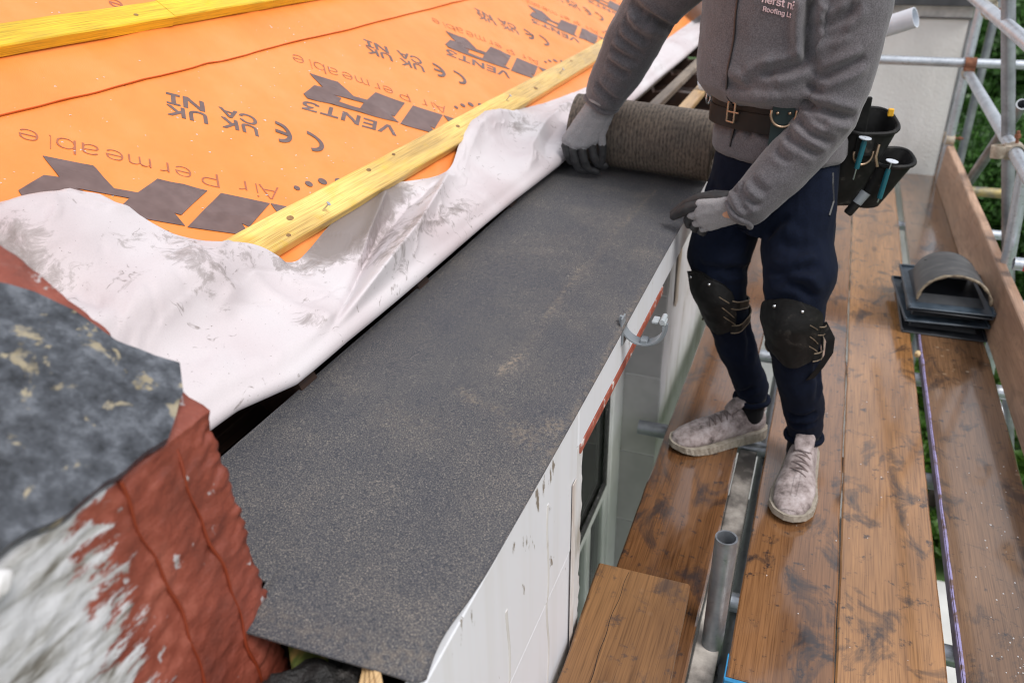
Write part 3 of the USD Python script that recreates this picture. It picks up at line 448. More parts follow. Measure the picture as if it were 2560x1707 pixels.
sub('gasket', cat(cbox((-0.518, 2.143, -0.247), (-0.5095, 2.166, 0.55), .001), cbox((-0.518, 1.32, -0.248), (-0.5095, 2.143, -0.226), .001)), GASKET, win)
sub('pane', cbox((-0.528, 1.32, -0.247), (-0.522, 2.165, 0.55), .001), GLASS, win)
sub('pane', cbox((-0.528, 1.32, -1.44), (-0.522, 2.165, -0.29), .001), GLASS, win)
hp('curtain', cbox((-0.552, 1.32, -1.44), (-0.546, 2.165, 0.55)), CURTAIN)
# roof timbers
for y in (1.03, 1.485, 2.055, 2.50, 2.95, 3.40, 3.85, 4.30, 4.75, 5.2):
    pts = [(-0.362, feltz(-0.362) - 0.006), (-0.70, feltz(-0.70) - 0.008), (-0.77, 0.708), (-0.80, 0.768), (-2.2, 0.768 + 1.4 * math.tan(S34)), (-2.2, 0.65 + 1.4 * math.tan(S34)), (-0.84, 0.66), (-0.362, 0.64)]
    m = ext(Polygon(pts), 0, 0.048); m.vertices = np.stack([m.vertices[:, 0], y - 0.024 + m.vertices[:, 2], m.vertices[:, 1]], -1)
    m.invert() if m.volume < 0 else None
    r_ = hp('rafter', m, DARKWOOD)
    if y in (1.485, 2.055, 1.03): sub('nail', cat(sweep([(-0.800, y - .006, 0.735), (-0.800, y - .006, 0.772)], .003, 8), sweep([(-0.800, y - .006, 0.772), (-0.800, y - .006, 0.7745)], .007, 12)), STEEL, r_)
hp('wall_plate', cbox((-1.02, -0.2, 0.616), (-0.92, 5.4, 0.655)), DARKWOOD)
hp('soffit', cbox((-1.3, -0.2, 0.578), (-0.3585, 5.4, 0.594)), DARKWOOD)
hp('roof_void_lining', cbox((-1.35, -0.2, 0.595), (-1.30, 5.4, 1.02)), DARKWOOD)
hp('eaves_timber', cbox((-0.585, 2.78, feltz(-.56) - .004), (-0.530, 4.75, feltz(-.56) + .018)), NEWWOOD, label='fresh pale timber lying along the open eaves')
hp('eaves_timber', cbox((-0.83, 2.72, 0.738), (-0.765, 5.0, 0.768)), GREYWOOD, label='old grey timber along the foot of the rafters')
hp('eaves_timber', cbox((-0.70, 3.20, feltz(-.68) - .004), (-0.655, 5.1, feltz(-.68) + .024)), GREYWOOD)
# rubble and mossy offcuts at the near end, under the felt
m = trimesh.creation.icosphere(4); m.vertices *= [0.085, 0.20, 0.06]; m.vertices += m.vertex_normals * (0.05 * (meshkit.fbm(m.vertices * 30, 4, 2) - .5))[:, None]; m.apply_translation([-0.465, 0.42, 0.625])
hp('rubble', m, RUBBLE, label='black debris in the eaves at the near end')
hp('mossy_offcut', trimesh.Trimesh(*(lambda q: (q.vertices @ trimesh.transformations.rotation_matrix(0.72, (0, 0, 1))[:3, :3].T + [-0.445, 0.51, 0.635], q.faces))(cbox((-.022, -.16, -.02), (.022, .14, .02)))), MOSS, label='green mossy timber under the near end of the felt')
for k in range(4):
    hp('split_lath', trimesh.Trimesh(*(lambda q: (q.vertices @ trimesh.transformations.rotation_matrix(0.35 + .1 * k, (0, 0, 1))[:3, :3].T + [-0.402 + .009 * k, 0.535, 0.668 + .004 * k], q.faces))(cbox((-.004, -.07, -.012), (.004, .05, .012), .001))), NEWWOOD)

# ------------------------------------------------------------------ roof covering: orange membrane, lap, print, folded flap
mem = thing('roof_membrane', 'orange breather membrane with brown print, its lower edge folded back showing white', 'roof membrane', (-1.4, 3.0, 1.2))
def wob(u, v):
    z = 0 * u
    sag = -0.0035 * (0.5 - 0.5 * np.cos(2 * np.pi * (u - 1.03) / 0.4675)) * np.clip(np.abs(np.sin(np.pi * (v - 0.215) / 0.62)), 0, 1)
    wr = np.abs(meshkit.fbm(np.stack([u * 3.1 + v * 2.0, v * 5.2 - u * 1.2, z + 2], -1), 3, 14) - .5)
    return 0.004 * (meshkit.fbm(np.stack([u * 2.3, v * 3.1, z], -1), 3, 4) - .5) + sag + 0.0045 * np.clip(.09 - wr, 0, .09) / .09 * meshkit.noise(np.stack([u * 1.3, v * 1.7, z + 5], -1), 3) + 0.0012 * (meshkit.noise(np.stack([u * 14, v * 14, z], -1), 9) - .5)
NR = np.array([sS, 0, cS])
def sheet(u0, u1, v0, v1, w, du=0.022):
    u, v = np.meshgrid(np.arange(u0, u1 + du / 2, du), np.linspace(v0, v1, max(3, int((v1 - v0) / du))), indexing='ij')
    P = roof(u, v, w + wob(u, v))
    m = shell(P, np.tile(NR, (*u.shape, 1)), 0.0012)
    return m
obj('lower_sheet', sheet(-0.3, 9.0, 0.075, 0.90, 0.0), ORANGE, mem, smooth=40)
obj('upper_sheet', sheet(-0.3, 9.0, 0.676, 2.9, 0.0035), ORANGE, mem, smooth=40)
# ink on the lap's edge: the dashed dark line
TH = math.radians(-46); cT, sT = math.cos(TH), math.sin(TH)
def on_roof(mesh, du, dv, w, k=1.0):
    """lay a flat mesh given in the print's (s, t) frame on the membrane"""
    m = mesh.copy()
    v_, f_ = trimesh.remesh.subdivide_to_size(m.vertices, m.faces, 0.022)
    s, t = v_[:, 0], v_[:, 1]
    v = s * cT + t * sT + dv; u = s * sT - t * cT + du
    V = roof(u, v, w + v_[:, 2] + .0004 + wob(u, v)); m = trimesh.Trimesh(V, f_, process=False)
    return m, u, v
IR = [(-1.23, -1.713), (-1.137, -1.714), (-1.099, -1.66), (-1.059, -1.657), (-1.026, -1.708), (-0.946, -1.705), (-0.972, -1.654), (-0.948, -1.651), (-0.912, -1.601), (-0.919, -1.585), (-1.177, -1.594), (-1.16, -1.623), (-1.172, -1.621)]
HOLE = [(-0.996, -1.635), (-1.019, -1.629), (-1.007, -1.608), (-1.066, -1.607), (-1.084, -1.639)]
PA = [(-1.256, -1.714), (-1.355, -1.714), (-1.3, -1.625), (-1.286, -1.632), (-1.3, -1.6), (-1.181, -1.592)]
TRI = [(-1.357, -1.715), (-1.44, -1.716), (-1.377, -1.655)]
def arc(cx, cy, R, r, a0, a1): 
    a = np.radians(np.linspace(a0, a1, 24)); o = [(cx + R * math.cos(x), cy + R * math.sin(x)) for x in a]; i = [(cx + r * math.cos(x), cy + r * math.sin(x)) for x in a[::-1]]
    return Polygon(o + i)
def put_text(txt, h, s0, t0, width, bold=False, thin=0.0, slant=0.0):
    m = meshkit.text_mesh(txt, h, 0.0006, bold)
    if thin:
        tp = [Polygon(t_[:, :2]) for t_, n_ in zip(m.triangles, m.face_normals) if n_[2] > .9]; m = ext(unary_union([p.buffer(1e-6) for p in tp]).buffer(-thin), 0, .0006)
    V = m.vertices; x0, x1 = V[:, 0].min(), V[:, 0].max()
    V[:, 0] = (V[:, 0] - x0) * width / (x1 - x0) + slant * V[:, 1]; V[:, 0] += s0; V[:, 1] += t0
    m.vertices = V; return m
T0 = 0.0009
logo = ext(unary_union([Polygon(IR).difference(Polygon(HOLE).buffer(0)), Polygon(PA), Polygon(TRI)]), T0, T0 + .0006)
vent3 = put_text('VENT3', 0.041, -1.168, -1.571, 0.262, True, slant=0.35)
ce = ext(unary_union([arc(-0.887, -1.397, .037, .026, 92, 268), arc(-0.809, -1.397, .037, .026, 92, 268), sbox(-.842, -1.402, -.806, -1.392)]), T0, T0 + .0006)
uk = cat(put_text('UK', 0.034, -0.763, -1.392, 0.08, True), put_text('CA', 0.034, -0.767, -1.433, 0.084, True), put_text('UK', 0.034, -0.653, -1.390, 0.082, True), put_text('NI', 0.034, -0.650, -1.430, 0.078, True))
AIRP = 'Air Permeable'
xs_ = [(-0.781, 'A'), (-0.735, 'i'), (-0.712, 'r'), (-0.655, 'P'), (-0.602, 'e'), (-0.560, 'r'), (-0.527, 'm'), (-0.478, 'e'), (-0.436, 'a'), (-0.398, 'b'), (-0.358, 'l'), (-0.338, 'e')]
def airp():
    o = []
    for s, ch in xs_:
        w = {'A': .042, 'i': .004, 'r': .017, 'P': .034, 'e': .030, 'm': .040, 'a': .028, 'b': .032, 'l': .003}[ch]
        o.append(put_text(ch, 0.043, s, -1.192, w, thin=0.0012))
    return cat(*o)
airtxt = airp()
DOTS = [ext(Point(s, t).buffer(r, 10), T0, T0 + .0006) for s, t, r in ((-.935, -1.266, .0105), (-.892, -1.251, .0105), (-.856, -1.23, .0088), (-.824, -1.205, .007))]
for k in range(-1, 9):
    du = 0.8355 * k
    for nm, mesh, mat, off in (('logo', logo, INK, 0), ('lettering', vent3, INK, 0), ('lettering', ce, INK, 0), ('lettering', uk, INK, 0), ('lettering', airtxt, INKT, 0), *[('dot', d_, INK, 0) for d_ in DOTS]):
        m, u, v = on_roof(mesh, du, 0.0, 0.0)
        if u.max() < 0.4 or u.min() > 8 or (nm != 'logo' and u.min() > 5.6): continue
        obj(nm, m, mat, mem)
m, u, v = on_roof(cat(*[put_text(ch, 0.043, s, -1.192, w) for s, ch, w in ((-0.436, 'a', .028), (-0.398, 'b', .032), (-0.338, 'e', .03))]), 0.50, 0.285, 0.0035)
obj('lettering', m, INKT, mem, label='faint lettering on the upper sheet')
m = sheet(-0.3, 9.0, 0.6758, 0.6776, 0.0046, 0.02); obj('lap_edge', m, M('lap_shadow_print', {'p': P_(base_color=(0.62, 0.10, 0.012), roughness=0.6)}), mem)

# the flap
topk = [(0.3, .50), (.60, .50), (.85, .495), (.906, .487), (.963, .474), (1.0, .447), (1.02, .41), (1.035, .36), (1.055, .31), (1.09, .275), (1.15, .232), (1.182, .194), (1.2, .160), (1.224, .149), (1.281, .158), (1.375, .178), (1.459, .188), (1.569, .197), (1.666, .194), (1.752, .166), (1.86, .130), (1.92, .140), (2.033, .178), (2.191, .224), (2.311, .235), (2.474, .192), (2.73, .152), (3.158, .112), (4.07, .109), (5.155, .06), (9, .06)]
botk = [(0.3, -.03), (.6, -.015), (.85, -.018), (.97, -.040), (1.13, -.036), (1.5, -.038), (2.0, -.041), (2.36, -.047), (3.0, -.045), (3.5, -.050), (4.8, -.056), (9, -.056)]
U = np.unique(np.concatenate([np.arange(0.35, 3.0, 0.0085), np.arange(3.0, 8.5, 0.03)]))
VT = np.interp(U, *np.array(topk).T); VB = np.interp(U, *np.array(botk).T)
from scipy.ndimage import gaussian_filter1d
VT = gaussian_filter1d(VT, 1.6); VB = VB + 0.020 + 0.012 * np.exp(-((U - .75) / .2) ** 2)
TT = np.linspace(0, 1, 64)
uu = np.repeat(U[:, None], 64, 1); vv = VB[:, None] + (VT - VB)[:, None] * TT[None]
def dist(P, u, v, ku=1.0):
    best = np.full(u.shape, 9.0); tt = np.zeros(u.shape); L = len(P) - 1
    for k in range(L):
        (a, b), (c, d) = P[k], P[k + 1]; e, f = c - a, d - b
        s = np.clip(((u - a) * e + (v - b) * f) / (e * e + f * f), 0, 1); q = np.hypot(u - a - s * e, v - b - s * f)
        m = q < best; best = np.where(m, q, best); tt = np.where(m, (k + s) / L, tt)
    return best, tt
def ridge(P, h, w, ends=6):
    q, t = dist(P, uu, vv); return h * np.exp(-np.abs(q / (w * .8)) ** 1.25) * np.clip(np.minimum(t, 1 - t) * ends + .15, 0, 1)
ss = vv - VB[:, None]
h = 0.034 * np.exp(-(ss / 0.10) ** 2) + 0.010
top_on = np.clip((VT[:, None] - 0.17) / 0.06, 0, 1)
h += 0.044 * np.exp(-((vv - 0.215) / 0.062) ** 2) * np.clip((VT[:, None] - 0.172) / 0.02, 0, 1) * np.where(uu < 1.24, 1, np.where(uu > 1.98, 1, 0.0))
h += ridge([(2.22, .230), (1.94, .150), (1.716, .092), (1.494, .046), (1.313, .018), (1.133, -.010), (1.0, -.03)], 0.046, 0.030)
h -= ridge([(1.84, .118), (1.615, .120), (1.484, .098), (1.343, .062), (1.224, .026), (1.076, -.012), (0.97, -.03)], 0.032, 0.015)
h += ridge([(1.64, .185), (1.542, .15), (1.416, .108), (1.32, .07)], 0.026, 0.014)
h += 0.062 * np.exp(-((uu - 0.86) / 0.20) ** 2 - ((vv - .40) / .15) ** 2)
h += ridge([(1.05, .30), (1.0, .22), (1.02, .12)], 0.012, 0.05)
h += ridge([(1.093, .19), (1.098, .117), (1.111, .047), (1.116, -.015)], 0.007, 0.016)
h -= ridge([(0.80, .52), (0.79, .36), (0.82, .20)], 0.02, 0.035)
h += ridge([(2.9, .10), (2.55, .09), (2.3, .05), (2.15, 0.0)], 0.022, 0.03)
h -= ridge([(2.6, .05), (2.42, .03), (2.28, -.03)], 0.02, 0.035)
h += 0.014 * (meshkit.fbm(np.stack([uu * 4.5, vv * 8, 0 * uu], -1), 3, 11) - .5) * np.clip(ss / .05, 0, 1)
rn = np.abs(meshkit.fbm(np.stack([uu * 5.5 + vv * 3, vv * 9 - uu * 2.5, 0 * uu], -1), 3, 31) - .5)
h += 0.008 * np.clip(1 - rn / .055, 0, 1) ** 1.5 * np.clip(ss / .04, 0, 1) * meshkit.noise(np.stack([uu * 3, vv * 4, 0 * uu + 7], -1), 6)
rn2 = np.abs(meshkit.fbm(np.stack([uu * 9 - vv * 8, vv * 12 + uu * 5, 0 * uu + 3], -1), 2, 41) - .5)
h -= 0.0045 * np.clip(1 - rn2 / .05, 0, 1) ** 1.5 * np.clip(ss / .04, 0, 1) * meshkit.noise(np.stack([uu * 4 + 3, vv * 5, 0 * uu], -1), 16)
h += 0.003 * (meshkit.fbm(np.stack([uu * 16, vv * 24, 0 * uu], -1), 2, 21) - .5)
edge = np.clip((VT[:, None] - vv) / 0.035, 0, 1)
h = 0.006 + (h - 0.006) * (0.35 + 0.65 * edge) + np.where(top_on > 0, 0, 0)
bl = np.exp(-(ss / .022) ** 2); h = h * (1 - bl) + (0.036 + 0.004 * np.sin(uu * 6)) * bl
h = np.maximum(h, 0.005)
P = roof(uu, vv, h)
# rolled bottom edge: half a turn down to the orange side
R0 = 0.5 * np.maximum(h[:, 0], 0.02)
nA = 10; rollP = []
for k in range(nA):
    a = math.pi * (k + 1) / nA
    rollP.append(roof(U, VB - R0 * math.sin(a) * 1.1, h[:, 0] - R0 + R0 * math.cos(a)))
rollP = np.stack(rollP[::-1], 1)
tail = roof(U, np.maximum(VB + 0.06, 0.09), np.full_like(U, 0.0026))[:, None]
PP = np.concatenate([tail, rollP, P], 1)
E1 = np.gradient(PP, axis=0); E2 = np.gradient(PP, axis=1); NN = np.cross(E1, E2); NN /= np.maximum(np.linalg.norm(NN, axis=-1, keepdims=True), 1e-9)
if (NN[..., 2].mean()) < 0: NN = -NN
flap = shell(PP, NN, 0.0009)
def smear(cs): return sum(a * np.exp(-((uu - u) ** 2 / su ** 2 + (vv - v) ** 2 / sv ** 2)) for u, v, su, sv, a in cs)
dirt = 0.16 * np.clip(meshkit.fbm(np.stack([uu * 4, vv * 6, 0 * uu], -1), 4, 51) * 2 - .75, 0, 1) * 2 + smear([(0.99, .22, .05, .06, .55), (1.02, .30, .04, .05, .3), (1.47, .16, .13, .05, 1.15), (1.34, .135, .09, .04, 1.1), (1.62, .17, .10, .03, .9), (1.36, .03, .05, .03, .5), (1.08, .045, .03, .035, .5), (1.65, .03, .12, .02, .4), (2.4, .13, .12, .04, .5), (2.8, .09, .15, .03, .4),
    (0.98, .47, .08, .03, .5), (0.78, .36, .05, .07, .5), (1.18, .16, .04, .03, .4), (1.5, .06, .1, .025, .35), (1.1, .20, .05, .04, .35), (.95, .33, .04, .04, .3)])
dirt = dirt * 0.98 + .30 * np.clip(1 - rn / .03, 0, 1) * meshkit.noise(np.stack([uu * 5, vv * 6, 0 * uu + 9], -1), 8) + .5 * np.exp(-((uu - .72) / .10) ** 2 - ((vv - .42) / .07) ** 2)
dd = np.concatenate([np.zeros((len(U), nA + 1)), dirt], 1).ravel()
obj('folded_flap', flap, WHITE, mem, smooth=True, label='white underside of the membrane folded back in loose waves', prim={'dirt': np.concatenate([dd, dd])})

# rain drops on the upper part
drops = []
for k in range(420):
    u, v = rng.uniform(0.55, 2.3), rng.uniform(0.25, 1.35); r = rng.uniform(0.0008, 0.0024) * (1.5 if rng.random() < .08 else 1)
    if (0.19 < v < 0.27) or (0.75 < v < 0.85): continue
    d = trimesh.creation.icosphere(1, r); d.vertices *= [1, rng.uniform(1, 1.5), .42]; d.vertices = d.vertices @ np.stack([[-cS, 0, sS], [0, 1, 0], NR])
    d.apply_translation(roof(np.array(u), np.array(v), (0.0035 if v > .68 else 0) + wob(np.array(u), np.array(v)) + r * .2)); drops.append(d)
obj('rain_drops', cat(*drops), DROP, smooth=True, label='rain drops beaded on the orange membrane', cat='rain drops', kind='stuff')

# ------------------------------------------------------------------ battens
def batten(name, v0, v1, t, u0, u1, w0, mat, label, knots, nails, joint=None):
    b = thing(name, label, 'batten', roof(np.array((u0 + u1) / 2), np.array(v0), w0))
    us = np.arange(u0, u1 + .01, .05)
    def bar(a, c, dv=0.0):
        uq = np.linspace(a, c, max(3, int((c - a) / .06))); bev = .0025; rings = []
        prof = [(v0, bev), (v0 + bev, 0), (v1 - bev, 0), (v1, bev), (v1, t - bev), (v1 - bev, t), (v0 + bev, t), (v0, t - bev)]
        for q in uq:
            o = 0.002 * math.sin(q * 1.7) + dv
            rings.append([roof(np.array(q), np.array(p[0] + o), w0 + p[1] + .0008 * math.sin(q * 23 + p[0] * 90)) for p in prof])
        return loft(rings)
    segs = [(u0, u1)] if joint is None else [(u0, joint - .001), (joint + .001, u1)]
    for i, (a, c) in enumerate(segs): obj('timber', bar(a, c, .002 * i), mat, b)
    for u, v, r in knots:
        k = trimesh.creation.icosphere(2, 1.0); k.vertices *= [r, r * 1.7, .0009]; k.vertices = k.vertices @ np.stack([[-cS, 0, sS], [0, 1, 0], NR]); k.apply_translation(roof(np.array(u), np.array(v), w0 + t + .0004)); obj('knot', k, KNOT, b, smooth=True)
    for u, v, lean in nails:
        p = roof(np.array(u), np.array(v), w0 + t - .003); q = p + NR * .020 + np.array([0.004, lean, 0]); dn = (q - p) / np.linalg.norm(q - p)
        obj('nail', cat(rod(p, q, .0018, 8), rod(q, q + dn * .0018, .0052, 12)), STEEL, b)
batten('yellow_batten', 0.805, 0.864, 0.028, -0.25, 8.6, 0.0045, YELLOW, 'bright yellow dyed roof batten, upper of the two across the orange membrane', [(1.52, .83, .004), (1.9, .85, .004)], [(1.78, .850, .008), (1.15, .85, -.004)], joint=1.62)
batten('pale_batten', 0.179, 0.250, 0.030, 1.10, 8.6, 0.002, PINE, 'pale yellow knotty roof batten partly covered by the white flap', [(1.29, .225, .0065), (2.10, .222, .006), (2.72, .205, .007), (1.75, .24, .004), (1.245, .195, .004), (3.2, .23, .006), (1.62, .235, .005)], [(1.38, .205, .004), (2.47, .22, .003), (3.0, .21, .0)])

# ------------------------------------------------------------------ felt strip being unrolled
felt = thing('roofing_felt', 'dark granular roofing felt unrolled along the eaves with its roll at the far end', 'roofing felt', (-0.55, 1.5, 0.70))
fx = np.linspace(-0.79, -0.329, 60); fy = np.concatenate([np.arange(0, 0.10, .005), np.arange(.10, 1.985, .014)])
FX, FD = np.meshgrid(fx, fy, indexing='ij')
ystart = np.where(fx < -0.575, 0.612, 0.548 + .012 * (fx + .535) / .2)
rc = 0.032; dx = np.clip((fx + 0.318 + rc) / rc, 0, 1); ystart = ystart + rc * 1.3 * (1 - np.sqrt(np.maximum(0, 1 - dx ** 2.2)))
FY = ystart[:, None] + FD * ((2.60 - ystart) / fy[-1])[:, None]
FXc = FX - 0.010 * np.exp(-((FY - .62) / .07) ** 2) * np.clip((FX + .45) / .13, 0, 1)
FZ = feltz(FX) + 0.0025 * (meshkit.fbm(np.stack([FX * 5, FY * 3, 0 * FX], -1), 3, 6) - .5) - 0.016 * np.exp(-((FY - .54) / .045) ** 2) + 0.002 * np.sin(FY * 5 + FX * 4) - 0.004 * np.exp(-((FX + .329) / .02) ** 2)
FP = np.stack([FXc, FY, FZ], -1)
def sc(cs): 
    o = np.zeros_like(FX)
    for (x0, y0, x1, y1, w, a) in cs:
        e = np.array([x1 - x0, y1 - y0]); s = np.clip(((FX - x0) * e[0] + (FY - y0) * e[1]) / (e @ e), 0, 1); o = np.maximum(o, a * np.exp(-(np.hypot(FX - x0 - s * e[0], FY - y0 - s * e[1]) / w) ** 2))
    return o
scuff = sc([(-.497, 1.215, -.484, 1.29, .008, .8), (-.49, 1.45, -.493, 1.75, .008, .3), (-.47, 2.05, -.455, 2.4, .006, .35), (-.533, 1.125, -.492, 1.10, .012, .4), (-.46, 1.10, -.443, 1.10, .012, .35), (-.41, 1.06, -.37, 1.03, .025, .35), (-.36, 1.08, -.35, 1.10, .02, .5), (-.487, 1.2, -.475, 2.5, .012, .12), (-.333, 1.0, -.333, 1.7, .008, .35), (-.345, .59, -.40, .565, .02, .25), (-.60, .57, -.4, .58, .02, .15), (-.60, 1.0, -.55, 1.0, .05, .12), (-.66, 1.7, -.6, 1.9, .05, .1)])
gx_ = np.gradient(FP, axis=0); gy_ = np.gradient(FP, axis=1); FN = np.cross(gx_, gy_); FN /= np.linalg.norm(FN, axis=-1, keepdims=True)
FN *= np.sign(FN[..., 2:3])
obj('strip', shell(FP, FN, 0.003), FELT, felt, smooth=True, prim={'scuff': np.concatenate([scuff.ravel(), scuff.ravel()])})
# roll: spiral of felt, underside outwards
AX = np.array([1, 0, -0.0719]); AX /= np.linalg.norm(AX); UPF = np.array([0.0719, 0, 1]); UPF /= np.linalg.norm(UPF)
ROLL_R, ROLL_Y = 0.107, 2.552
th = np.linspace(0, 2 * math.pi * 13, 13 * 44); rr_ = 0.034 + (ROLL_R - 0.034) * th / th[-1]
rr_ = rr_ * (1 + 0.012 * np.sin(th * 2 + .7) * (rr_ / ROLL_R))
th0 = -math.pi / 2 - th[-1]
xs = np.linspace(-0.765, -0.318, 16)
Cc_ = np.stack([xs, np.full(16, ROLL_Y), feltz(xs)], -1) + UPF * (ROLL_R + .001)
aa = th + th0
cy = np.stack([0 * aa, -np.cos(aa) * rr_, 0 * aa], -1) + np.outer(np.sin(aa) * rr_, UPF)
RP = Cc_[None] + cy[:, None]; RP[..., 0] += (0.003 * np.sin(aa * 0.37) + .0015 * np.sin(aa * 1.9))[:, None]
RN = (cy / np.linalg.norm(cy, axis=1, keepdims=True))[:, None] * np.ones((1, 16, 1))
obj('roll', shell(RP, RN, 0.0028), ROLLBACK, felt, smooth=40, label='brown ribbed underside of the felt on the roll')

# ------------------------------------------------------------------ gutter bracket
gb = thing('gutter_bracket', 'grey plastic half-round gutter bracket screwed to the white fascia', 'gutter bracket', (-0.335, 1.5100, 0.65))
t = np.linspace(math.radians(168), math.radians(368), 40); gc, gr = (-0.293, 0.706), 0.045
def gstrip(r0, r1, y0, y1): 
    o = [(gc[0] + r1 * math.cos(a), gc[1] + r1 * math.sin(a)) for a in t]; i = [(gc[0] + r0 * math.cos(a), gc[1] + r0 * math.sin(a)) for a in t[::-1]]
    m = ext(Polygon(o + i), y0, y1); m.vertices = np.stack([m.vertices[:, 0], m.vertices[:, 2], m.vertices[:, 1]], -1); m.invert() if m.volume < 0 else None; return m
obj('cradle', cat(gstrip(gr - .003, gr, 1.4920, 1.5220), gstrip(gr, gr + .006, 1.5030, 1.5110)), GREYPLASTIC, gb)
obj('back_plate', cbox((-0.3345, 1.4900, 0.655), (-0.330, 1.5240, 0.692), .001), GREYPLASTIC, gb)
tip = np.array([gc[0] + gr * math.cos(t[-1]), 0, gc[1] + gr * math.sin(t[-1])])
obj('clip', cat(cbox(tip + [-.009, 1.494, 0], tip + [.003, 1.520, .009], .002), cbox(tip + [-.026, 1.4940, .002], tip + [-.012, 1.5200, .009], .002), rod(tip + [-.004, 1.4900, .010], tip + [-.004, 1.5240, .010], .0055, 14)), CLIPGREY, gb)
obj('clip', cbox((gc[0] - .003, 1.4960, gc[1] - gr - .001), (gc[0] + .012, 1.5180, gc[1] - gr + .012), .002), GREYPLASTIC, gb)

# ------------------------------------------------------------------ party wall end with slate coping, close to the camera
pw = thing('parapet_wall', 'red mortar end of a parapet wall with peeling whitewash and lichened slate coping', 'parapet wall', (-0.58, 0.2, -2.7))
def rough_box(xr, yr, zlo, ztop, n, amp, seed):
    """closed block: end face at x = xr[1], top follows ztop(x)"""
    pts = []
    ny, nz, nx = n
    ys = np.linspace(*yr, ny); xs = np.linspace(*xr, nx)
    zs1 = lambda x: np.linspace(zlo, 1, nz)
    def fc(P): return P
    tz = np.linspace(0, 1, nz)
    Y, T = np.meshgrid(ys, tz, indexing='ij'); E_ = np.stack([np.full_like(Y, xr[1]), Y, zlo + (ztop(xr[1]) - zlo) * T ** .8], -1)
    X, T = np.meshgrid(xs, tz, indexing='ij'); B_ = np.stack([X, np.full_like(X, yr[1]), zlo + (ztop(X) - zlo) * T ** .8], -1); A_ = B_.copy(); A_[..., 1] = yr[0]
    X, Y = np.meshgrid(xs, ys, indexing='ij'); C_ = np.stack([X, Y, ztop(X)], -1)
    Yb, Tb = np.meshgrid(ys, tz, indexing='ij'); D_ = np.stack([np.full_like(Yb, xr[0]), Yb, zlo + (ztop(xr[0]) - zlo) * Tb ** .8], -1)
    X, Y = np.meshgrid(xs, ys, indexing='ij'); F_ = np.stack([X, Y, np.full_like(X, zlo)], -1)
    gs = []
    for g, o_ in ((E_, (1, 0, 0)), (B_, (0, 1, 0)), (A_, (0, -1, 0)), (C_, (0, 0, 1)), (D_, (-1, 0, 0)), (F_, (0, 0, -1))):
        q = grid(g)
        if (q.face_normals @ np.array(o_)).mean() < 0: q.invert()
        gs.append(q)
    m = cat(*gs); m.merge_vertices(digits_vertex=6)
    V = m.vertices; N = m.vertex_normals
    d = amp * (meshkit.fbm(V * 13, 5, seed) - .5) + amp * .35 * (meshkit.noise(V * 60, seed + 3) - .5)
    m.vertices = V + N * (d + .0055 * (meshkit.fbm(V * 80, 3, seed + 9) - .5))[:, None]
    return m
ztp = lambda x: 0.78 + ((-0.64 - x) / 0.827) * sS + 0.292 * cS
blk = rough_box((-1.9, -0.585), (-0.5, 0.592), 0.30, ztp, (150, 170, 190), 0.010, 4)
# bulges of mortar down the right-hand corner, wet grooves
V = blk.vertices; N = blk.vertex_normals
corner = np.exp(-((V[:, 1] - .60) / .05) ** 2 - ((V[:, 0] + .585) / .06) ** 2)
d = corner * (0.013 * (meshkit.fbm(V * 38, 5, 8) - .5) + .006 * (meshkit.noise(V * 120, 5) - .5))
blk.vertices = V + N * d[:, None] + np.stack([(0.045 * np.clip((1.0 - V[:, 2]) / .45, 0, 1) - .008) * (V[:, 0] > -.7), 0 * d, 0 * d], -1)
obj('mortar_core', blk, MORTAR, pw, smooth=50)
obj('lower_wall', cbox((-1.9, -0.5, -2.7), (-0.60, 0.56, 0.31), .01), RENDERW, pw)
out = np.array([(-0.5, -.05), (-.1, -.046), (.2, -.046), (.345, -.048), (.387, -.056), (.45, -.058), (.52, -.060), (.55, -.044), (.578, -.028), (.602, -.002), (.592, .024), (.580, .052), (.572, .10), (.562, .142), (.542, .175), (.528, .20), (.518, .26), (.505, .34), (.485, .7), (.485, 1.3), (-.5, 1.3)])
fine = []
for a, b in zip(out, np.roll(out, -1, 0)):
    for s in np.linspace(0, 1, max(2, int(np.hypot(*(b - a)) / .012)), endpoint=False): fine.append(a + (b - a) * s)
fine = np.array(fine); fine += 0.010 * (meshkit.fbm(np.stack([fine[:, 0] * 25, fine[:, 1] * 25, 0 * fine[:, 0]], -1), 3, 6) - .5)[:, None] + .004 * (meshkit.noise(np.stack([fine[:, 0] * 90, fine[:, 1] * 90, 0 * fine[:, 0]], -1)) - .5)[:, None]
sl = ext(Polygon(fine).buffer(0), 0.0, 0.013)
vs, fs = trimesh.remesh.subdivide_to_size(sl.vertices, sl.faces, 0.03)
wz = 0.293 + vs[:, 2] + 0.006 * (meshkit.fbm(np.stack([vs[:, 0] * 9, vs[:, 1] * 9, 0 * vs[:, 0]], -1), 3, 2) - .5)
sl = trimesh.Trimesh(roof(vs[:, 0], vs[:, 1], wz), fs, process=False); sl.invert() if sl.volume < 0 else None
obj('slate_coping', sl, SLATE, pw, smooth=40)
